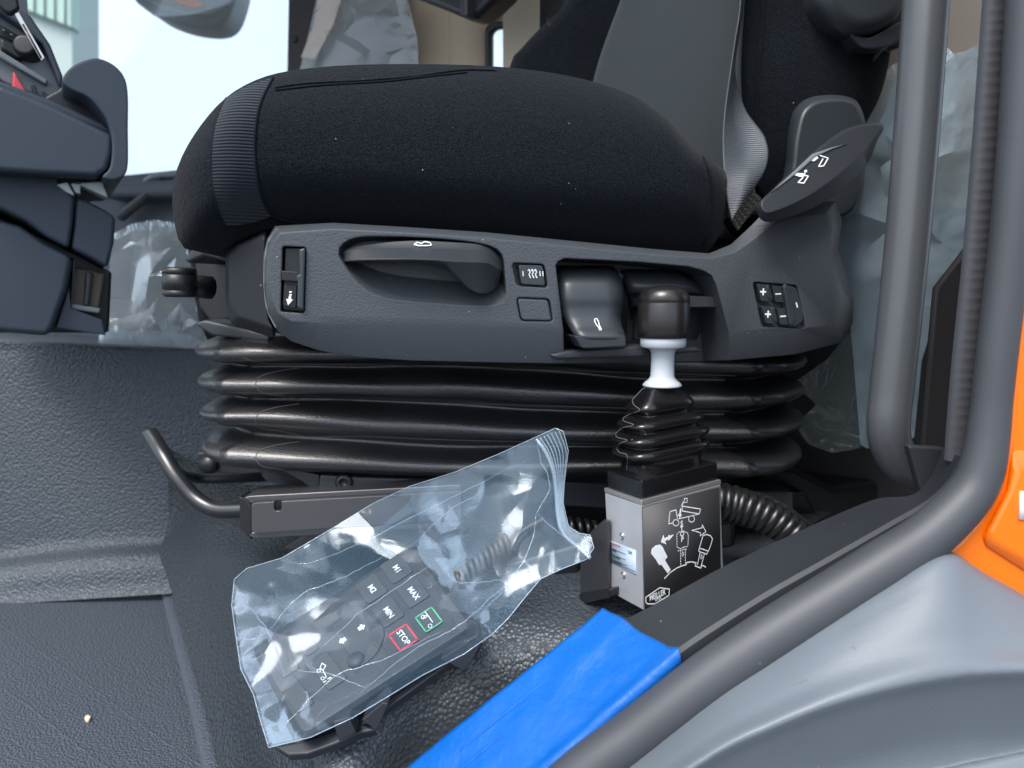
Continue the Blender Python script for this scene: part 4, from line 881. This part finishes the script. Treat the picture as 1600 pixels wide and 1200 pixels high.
# ================================================================== sill, seal, body panels, tape
I = [(520, 1290, .54), (640, 1205, .55), (720, 1142, .553), (800, 1085, .555), (880, 1027, .557), (945, 983, .56), (1005, 953, .563), (1128, 886, .572), (1250, 829, .58), (1330, 794, .583), (1372, 779, .582), (1400, 777, .578), (1425, 774, .572), (1446, 757, .565), (1460, 732, .56), (1474, 700, .555)]
O = [(700, 1320, .47), (858, 1204, .475), (915, 1155, .478), (965, 1110, .481), (1012, 1068, .485), (1055, 1032, .488), (1100, 1000, .49), (1200, 937, .497), (1290, 886, .502), (1360, 846, .505), (1400, 823, .507), (1430, 806, .508), (1456, 788, .509), (1480, 763, .51), (1494, 738, .51), (1504, 717, .51)]
Iw = cr([P(*p) for p in I], 90); Ow = cr([P(*p) for p in O], 90)
sill = thing('door_sill', 'dark plastic door sill strip curving up to the pillar', 'sill', P(900, 1100, .5))
rows = []
for t, dz, dy in ((0, -.05, .004), (0, -.004, .001), (.02, .0005, 0), (.15, .001, 0), (.5, .0005, 0), (.85, 0, 0), (.92, .0005, 0), (.935, .0035, 0), (.965, .0055, 0), (1.0, .0030, -.001), (1.01, -.004, -.001), (1.01, -.03, .004)):
    rows.append([a.lerp(b, t) + Vector((0, dy, dz)) for a, b in zip(Iw, Ow)])
sg = loft('sill_plate', rows, sillp, sill, closed=False); flat_shade(sg, 40)
slab('end_cap', [(1420, 697), (1476, 700), (1504, 717), (1500, 728), (1470, 760), (1440, 770)], facing(.57), 0, -.01, plain, sill, bevel=.002)
# hollow door seal
ce = [(760, 1345, .462), (900, 1217, .466), (1000, 1142, .468), (1100, 1064, .47), (1200, 996, .472), (1300, 934, .475), (1380, 884, .478), (1440, 845, .48), (1488, 803, .482), (1520, 765, .484), (1536, 725, .485), (1546, 660, .487), (1557, 560, .488), (1576, 400, .489), (1586, 300, .489), (1594, 200, .489), (1606, 0, .489), (1620, -200, .489), (1655, -650, .489), (1690, -1100, .489)]
se = thing('door_seal', 'round black rubber door seal following the door opening', 'seal', P(1000, 1150, .468))
cen = cr([P(*p) for p in ce], 200)
tube('seal_tube', cen, [.0178 - .0054 * max(0, min(1, (i - 62) / 25)) for i in range(200)], sealm, se, n=32)
ribs = []
rib = [(1498, 720, .53), (1504, 640, .53), (1512, 550, .53), (1526, 420, .53), (1535, 320, .53), (1545, 200, .53), (1554, 80, .53), (1560, 0, .53), (1568, -120, .53), (1610, -600, .53), (1650, -1100, .53)]
rc = cr([P(*p) for p in rib], 520)
rows = [[p + Vector((dx, dy - (.0004 if (i % 5) < 2 and edge_ else 0), 0)) for i, p in enumerate(rc)] for dx, dy, edge_ in ((-.009, .004, 0), (-.009, .0, 0), (-.006, -.003, 0), (.0, -.004, 1), (.006, -.004, 1), (.009, -.002, 0), (.012, .004, 0))]
loft('seal_clip_strip', rows, M('clip_rubber', (.05, .055, .065), .55), se, closed=False)
# grey step panel below the seal
U = [860, 1000, 1120, 1200, 1290, 1380, 1475, 1540, 1700]
r0 = [1275, 1170, 1078, 1026, 968, 912, 862, 896, 985]
r1 = [1380, 1255, 1172, 1134, 1098, 1072, 1053, 1046, 1040]
rows = []
def lerp(a, b, t): return a + (b - a) * t
for t, Y in ((0, .480), (.05, .462), (.25, .448), (.5, .435), (.75, .424), (.93, .414), (1.0, .4115)):
    rows.append([(u, lerp(a, b, t), Y) for u, a, b in zip(U, r0, r1)])
for dv, Y in ((6, .4108), (14, .4125), (30, .4165), (70, .423), (110, .428)): rows.append([(u, b + dv, Y) for u, b in zip(U, r1)])
rows.append([(u, max(b + 118, 1236 - (u - 1290) * .2), .427) for u, b in zip(U, r1)]); rows.append([(u, max(b + 124, 1244 - (u - 1290) * .2), .420) for u, b in zip(U, r1)]); rows.append([(u, b + 240, .40) for u, b in zip(U, r1)])
gp = grid('step_panel', px(rows), greyp, nu=70, nv=90); tag(gp, 'smooth blue-grey plastic body panel below the door seal', 'body panel')
gpt = bvh(gp)
for a_, b_ in (((1450, 1112), (1459, 1103)), ((1240, 1070), (1262, 1062)), ((1330, 1010), (1338, 1016))):
    seam('scratch', (a_, ((a_[0] + b_[0]) / 2 + 1, (a_[1] + b_[1]) / 2), b_), .00015, dashl, gp, gpt, lift=.00005, n=8)
# orange body
OP = facing(.468, .05)
ob = thing('orange_body', 'glossy orange painted cab side panel at the right edge', 'body panel', P(1580, 900, .468))
slab('skin', smooth_px([(1472, 868), (1500, 848), (1530, 815), (1552, 775), (1566, 725), (1573, 670), (1577, 620), (1584, 520), (1594, 400), (1606, 260), (1620, 80), (1630, -100)], 2)[:0] + [(1472, 868), (1500, 848), (1530, 815), (1552, 775), (1566, 725), (1573, 670), (1577, 620), (1584, 520), (1594, 400), (1606, 260), (1620, 80), (1630, -100), (1665, -500), (1720, -1200), (4200, -1200), (4200, 2500), (1600, 936)], OP, 0, -.03, orange, ob, bevel=.003)
slab('bounce_blocker', [(1640, 700), (1640, -1200), (4200, -1200), (4200, 2500), (1640, 960)], OP, -.034, -.05, brownp, ob, bevel=0)  # unseen dark slab, added to keep orange bounce off the hanging film
lofto('pressing', [([(1580, 770), (1548, 832), (1552, 846), (1620, 888), (1900, 1040), (1900, 740), (1590, 740)], .006), ([(1570, 764), (1532, 838), (1538, 856), (1620, 908), (1900, 1070), (1900, 700), (1578, 700)], .0)], OP, orange, ob, bevel=.003)
slab('white_decal', [(1596, 768), (1640, 772), (1640, 815), (1593, 812)], OP, .0075, .006, M('decal', (.8, .8, .8), .4), ob, bevel=0)
# blue tape stuck over the sill
tl_ = [(590, 1240), (640, 1200), (700, 1150), (780, 1086), (860, 1022), (910, 981), (938, 957)]
tr_ = [(800, 1252), (858, 1204), (905, 1163), (950, 1122), (990, 1087), (1028, 1055), (1056, 1030)]
TL = cr([P(u, v, .542 + .0024 * i) for i, (u, v) in enumerate(tl_)], 60); TR = cr([P(u, v, .4725 + .0016 * i) for i, (u, v) in enumerate(tr_)], 60)
rows = []
for j in range(25):
    t = j / 24; r = []
    for i in range(60):
        p = TL[i].lerp(TR[i], t); h = .0028 + .0016 * math.sin(t * 9 + i * .1) * math.exp(-((t - .35) / .2) ** 2) + .0012 * noise.noise(p * 40)
        h += .0045 * max(0, (t - .9) / .1) ** .6
        r.append(p + Vector((0, -.15 * h, h)))
    rows.append(r)
rows.append([p + Vector((.0015, -.002, -.004)) for p in rows[-1]]); rows.append([p + Vector((.001, .0, -.007)) for p in rows[-1]])
# serrated torn end
for j, r in enumerate(rows):
    d = (r[-1] - r[-2]).normalized(); r.append(r[-1] + d * .0015)
tp = grid('blue_tape', rows, tape_m, solid=.0004); tag(tp, 'wide bright blue adhesive tape stuck along the door sill', 'tape')
e0 = cr([r[-1] for r in rows[:25]], 121); vs, fs = [], []
dd = (TL[-1] - TL[-4]).normalized()
for i in range(60):
    a, b, c = e0[2 * i], e0[2 * i + 1] + dd * .0016, e0[2 * i + 2]; k = len(vs); vs += [a - dd * .001 + Vector((0, 0, .0002)), b, c - dd * .001 + Vector((0, 0, .0002))]; fs.append((k, k + 1, k + 2))
mesh('serrated_edge', vs, fs, tape_m, tp, recalc=False, smooth=False)
tube('tape_wrinkle', [rows[6][k] + Vector((0, 0, -.0002)) for k in range(12, 42)], [.0001 + .0012 * math.sin(math.pi * k / 29) for k in range(30)], tape_m, tp, n=8)
tube('tape_wrinkle', [rows[10][k] + Vector((0, 0, -.0002)) for k in range(2, 30)], [.0001 + .001 * math.sin(math.pi * k / 27) for k in range(28)], tape_m, tp, n=8)

# ================================================================== remote control in its bag
RA, RB, RC, RD = P(392, 1012, .605), P(468, 1160, .52), P(745, 982, .59), P(648, 850, .685)
rex = ((RB - RA) + (RC - RD)).normalized(); rey = ((RC - RB) + (RD - RA)).normalized(); rn = rex.cross(rey).normalized(); rey = rn.cross(rex).normalized()
RPL = Plane((RA + RB + RC + RD) / 4, rn)
rem = thing('remote_control', 'black remote control with red STOP key inside the clear bag', 'remote control', RB)
body_out = rq([(392, 1012), (470, 1160), (748, 982), (648, 850)], 16, 6)
bo2 = rq([(402, 1014), (474, 1146), (735, 978), (646, 860)], 14, 6)
bdy = lofto('body', [(bo2, 0), (body_out, -.006), (body_out, -.026)], RPL, remote_m, rem, bevel=.0015)
def rkey(q, n='key', mat=key_m, h=.0016, r=4):
    return slab(n, rq(q, r), RPL, h, -.001, mat, rem, bevel=.0006)
D1 = Vector((.60, .80)); D2 = Vector((.84, -.55))
def kq(u, v, a, b): # key centred at u,v: a along the text, b across (px)
    c = Vector((u, v)); return [tuple(c - D1 * a - D2 * b), tuple(c + D1 * a - D2 * b), tuple(c + D1 * a + D2 * b), tuple(c - D1 * a + D2 * b)]
for s, u, v in (('M1', 619, 888), ('MAX', 645, 926), ('M2', 580, 919), ('MIN', 606, 956)):
    k_ = rkey(kq(u, v, 18, 19)); text_on('lettering', s, u + 1, v + 1, 9.5, (.6, .8), RPL, print_w, k_, .0019, bold=.012)
ks_ = rkey(kq(630, 996, 16, 17), 'stop_key'); text_on('lettering', 'STOP', 630, 996, 9.5, (.6, .8), RPL, print_w, ks_, .0019, bold=.012)
stroke_on('red_outline', rq(kq(630, 996, 15, 16), 2), RPL, .0017, red_p, ks_, .0018, closed=True)
kg = rkey(kq(670, 968, 15, 16), 'start_key'); stroke_on('green_outline', rq(kq(670, 968, 14, 15), 2), RPL, .0013, green_p, kg, .0018, closed=True)
for du, dv in ((-9, -4), (2, 10)): stroke_on('icon', [(670 + du + 3 * math.cos(t * .7), 968 + dv + 3 * math.sin(t * .7)) for t in range(10)], RPL, .0006, print_w, kg, .0019)
stroke_on('icon', [(664, 956), (669, 962), (676, 972)], RPL, .0007, print_w, kg, .0019); text_on('lettering', '0', 664, 964, 8, (.6, .8), RPL, print_w, kg, .0019)
# rocker field and arrows
rkey([(516, 980), (560, 942), (604, 985), (645, 1022) if False else (590, 1020), (560, 1045)], 'rocker_field', r=14)
for u, v, s in ((535, 1001, 1), (565, 980, -1)):
    pts = [(-6, 0), (0, -5.5), (0, -2.8), (6, -2.8), (6, 2.8), (0, 2.8), (0, 5.5)]
    poly_on('arrow', [(u + s * x * .84 + y * .55, v - s * x * .55 + y * .8) for x, y in pts], RPL, print_w, bdy, .0021)
kt = rkey(kq(512, 1048, 26, 18), 'tipper_key')
stroke_on('icon', [(500, 1044), (503, 1036), (509, 1040), (505, 1047)], RPL, .0008, print_w, kt, .0019, closed=True); stroke_on('icon', [(504, 1046), (510, 1058), (506, 1060)], RPL, .0007, print_w, kt, .0019)
for u, v in ((498, 1048), (504, 1060)): stroke_on('icon', [(u + 2.6 * math.cos(t * .63), v + 2.6 * math.sin(t * .63)) for t in range(11)], RPL, .0006, print_w, kt, .0019)
stroke_on('icon', [(505, 1066), (509, 1064)], RPL, .001, print_w, kt, .0019); stroke_on('icon', [(512, 1061), (517, 1058)], RPL, .001, print_w, kt, .0019)
for q in (kq(446, 1040, 14, 16), kq(462, 1085, 26, 16), kq(480, 1008, 14, 12)): rkey(q)
lathe('dial', [(0, .004), (.006, .004), (.0075, .002), (.008, 0)], RPL.hit(557, 1032, 0), RPL.n, key_m, rem, n=24)
# cradle under the remote with hooks
slab('cradle', rq([(445, 1130), (470, 1178), (552, 1142), (600, 1110), (752, 1000), (745, 975), (600, 1060)], 5), RPL, -.027, -.036, cradle_m, rem, bevel=.001)
slab('cradle_lip', [(428, 1166), (470, 1158), (520, 1142), (556, 1126), (588, 1140), (560, 1146), (524, 1162), (480, 1178), (450, 1180)], RPL, -.024, -.034, cradle_m, rem, bevel=.002)
CF = facing(.535)
slab('hook', [(520, 1128), (545, 1120), (556, 1146), (530, 1160)], CF, .004, -.012, cradle_m, rem, bevel=.001)
slab('hook', [(565, 1126), (598, 1098), (607, 1100), (589, 1142)], CF, .004, -.02, cradle_m, rem, bevel=.001)
slab('hook', [(688, 1030), (725, 1006), (748, 990), (750, 1010), (738, 1034), (724, 1048)], facing(.575), .004, -.02, cradle_m, rem, bevel=.001)
# its own coiled cord
ctr = [P(716, 908, .625), P(750, 880, .63), P(780, 858, .632), P(795, 846, .632)]; path = cr(ctr, 400); pts = []
for i, p in enumerate(path):
    t = (ctr[-1] - ctr[0]).normalized(); s = t.cross(rn).normalized(); a = 2 * math.pi * 11 * i / 399; pts.append(p + (s * math.cos(a) + rn * math.sin(a)) * .0075)
pts += cr([pts[-1], P(810, 836, .632), P(826, 824, .635), P(850, 812, .64)], 20)[1:]
tube('cord', pts, .0026, M('cord_grey', (.05, .052, .055), .5), rem, n=8)

# ------------------------------------------------------------ zip bag
bag = thing('plastic_bag', 'clear crumpled zip bag holding the remote control on the mat', 'bag', RB)
BO = [(366, 905), (386, 888), (440, 872), (512, 830), (580, 788), (640, 760), (710, 738), (780, 709), (835, 684), (868, 669), (880, 674), (888, 704), (882, 752), (880, 785), (888, 822), (905, 833), (922, 836), (928, 856), (916, 874), (880, 888), (845, 904), (818, 936), (795, 965), (770, 990), (725, 1022), (660, 1055), (600, 1092), (550, 1122), (485, 1152), (420, 1168), (408, 1130), (396, 1085), (376, 1045), (368, 990), (362, 945)]
ctlp = [(392, 1012, None), (468, 1160, None), (745, 982, None), (648, 850, None), (560, 1000, None), (600, 930, None), (500, 1060, None),
        (366, 905, .66), (386, 888, .675), (512, 830, .69), (640, 760, .69), (780, 709, .665), (868, 669, .64), (888, 704, .635), (882, 785, .63), (922, 840, .615), (916, 874, .60), (845, 904, .59), (770, 990, .56), (660, 1055, .545), (550, 1122, .52), (420, 1168, .525), (376, 1045, .585), (362, 945, .64), (700, 830, .645), (800, 800, .625), (470, 900, .65), (760, 880, .61)]
cps = []
for u, v, Y in ctlp:
    if Y is None: Y = RPL.hit(u, v, .006).y
    cps.append((u, v, Y))
cu_ = np.array([c[0] for c in cps]) / 300.; cv_ = np.array([c[1] for c in cps]) / 300.; cy_ = np.array([c[2] for c in cps])
def tps(r2): return np.where(r2 > 0, r2 * np.log(r2 + 1e-12), 0)
nC = len(cps); K_ = tps((cu_[:, None] - cu_) ** 2 + (cv_[:, None] - cv_) ** 2) + np.eye(nC) * .02; Pm = np.c_[np.ones(nC), cu_, cv_]
sol = np.linalg.solve(np.r_[np.c_[K_, Pm], np.c_[Pm.T, np.zeros((3, 3))]], np.r_[cy_, 0, 0, 0])
def bagdepth(u, v):
    a, b = u / 300., v / 300.
    y = float(tps((cu_ - a) ** 2 + (cv_ - b) ** 2) @ sol[:nC] + sol[nC] + sol[nC + 1] * a + sol[nC + 2] * b)
    return y - .003
crumple('front_film', BO, bagdepth, film_b, bag, 21, 46, 13, -.58, .007, .0015, sharp=17)
crumple('back_film', [(u * .985 + 640 * .015, v * .985 + 930 * .015) for u, v in BO], lambda u, v: bagdepth(u, v) + .034, film_b, bag, 33, 60, 26, -.5, .005, .0018, sharp=20)
eo = [P(u, v, bagdepth(u, v)) for u, v in [(BO[k // 6][0] + (BO[(k // 6 + 1) % len(BO)][0] - BO[k // 6][0]) * (k % 6) / 6, BO[k // 6][1] + (BO[(k // 6 + 1) % len(BO)][1] - BO[k // 6][1]) * (k % 6) / 6) for k in range(6 * len(BO))]]
tube('welded_edge', eo + [eo[0]], .0004, film_e, bag, n=6)
inner = [(838, 686), (852, 705), (864, 735), (869, 770), (871, 800), (876, 825), (888, 842), (908, 858), (922, 872)]
outer = [(876, 671), (887, 704), (884, 735), (881, 762), (880, 785), (886, 815), (900, 830), (915, 834), (926, 840)]
for k in range(7):
    t = k / 6.5; q = [P(a[0] + (b[0] - a[0]) * t, a[1] + (b[1] - a[1]) * t, bagdepth(a[0] + (b[0] - a[0]) * t, a[1] + (b[1] - a[1]) * t) - .010) for a, b in zip(inner, outer)]
    tube('zip_ridge', q, .0017 if k == 0 else .0005, film_z, bag, n=8, res=50)
# sharp folds that catch the light
folds = [[(368, 985), (390, 1000), (420, 985)], [(440, 872), (480, 880), (560, 850), (660, 800), (740, 760), (830, 715)], [(505, 1010), (560, 960), (640, 905), (690, 870)], [(420, 985), (470, 930), (540, 900), (620, 858)],
         [(560, 1085), (640, 1020), (720, 975), (800, 905), (850, 880)], [(750, 960), (800, 905), (830, 850), (838, 800)], [(838, 800), (860, 760), (845, 720), (838, 690)], [(838, 800), (870, 830), (905, 850)], [(640, 855), (700, 800), (760, 765)],
         [(430, 1150), (520, 1060), (600, 1030), (690, 985)], [(370, 940), (400, 960), (430, 1010), (445, 1060)], [(690, 880), (720, 910), (790, 905)], [(455, 1045), (520, 1055), (570, 1075)]]
for f_ in folds:
    q = [P(u, v, bagdepth(u, v) - .013) for u, v in [tuple(p) for p in cr([Vector(p) for p in f_], 40)]]
    q = [p + Vector((noise.noise(p * 120), noise.noise(p * 120 + Vector((4, 4, 4))), noise.noise(p * 120 + Vector((9, 1, 4))))) * .0012 for p in q]
    tube('fold', q, [.0001 + .0003 * math.sin(math.pi * i / 39) for i in range(40)], film_z, bag, n=6)
# crumb on the floor
o = slab('crumb', smooth_px([(132, 1120), (137, 1116), (142, 1119), (139, 1124), (134, 1124)], 10), Plane(onz(137, 1120, FLOOR_Z + .001), Vector((0, 0, 1))), .003, -.001, M('crumb', (.6, .5, .35), .8), bevel=.001)
tag(o, 'tiny pale crumb lying on the grey footwell mat', 'crumb')
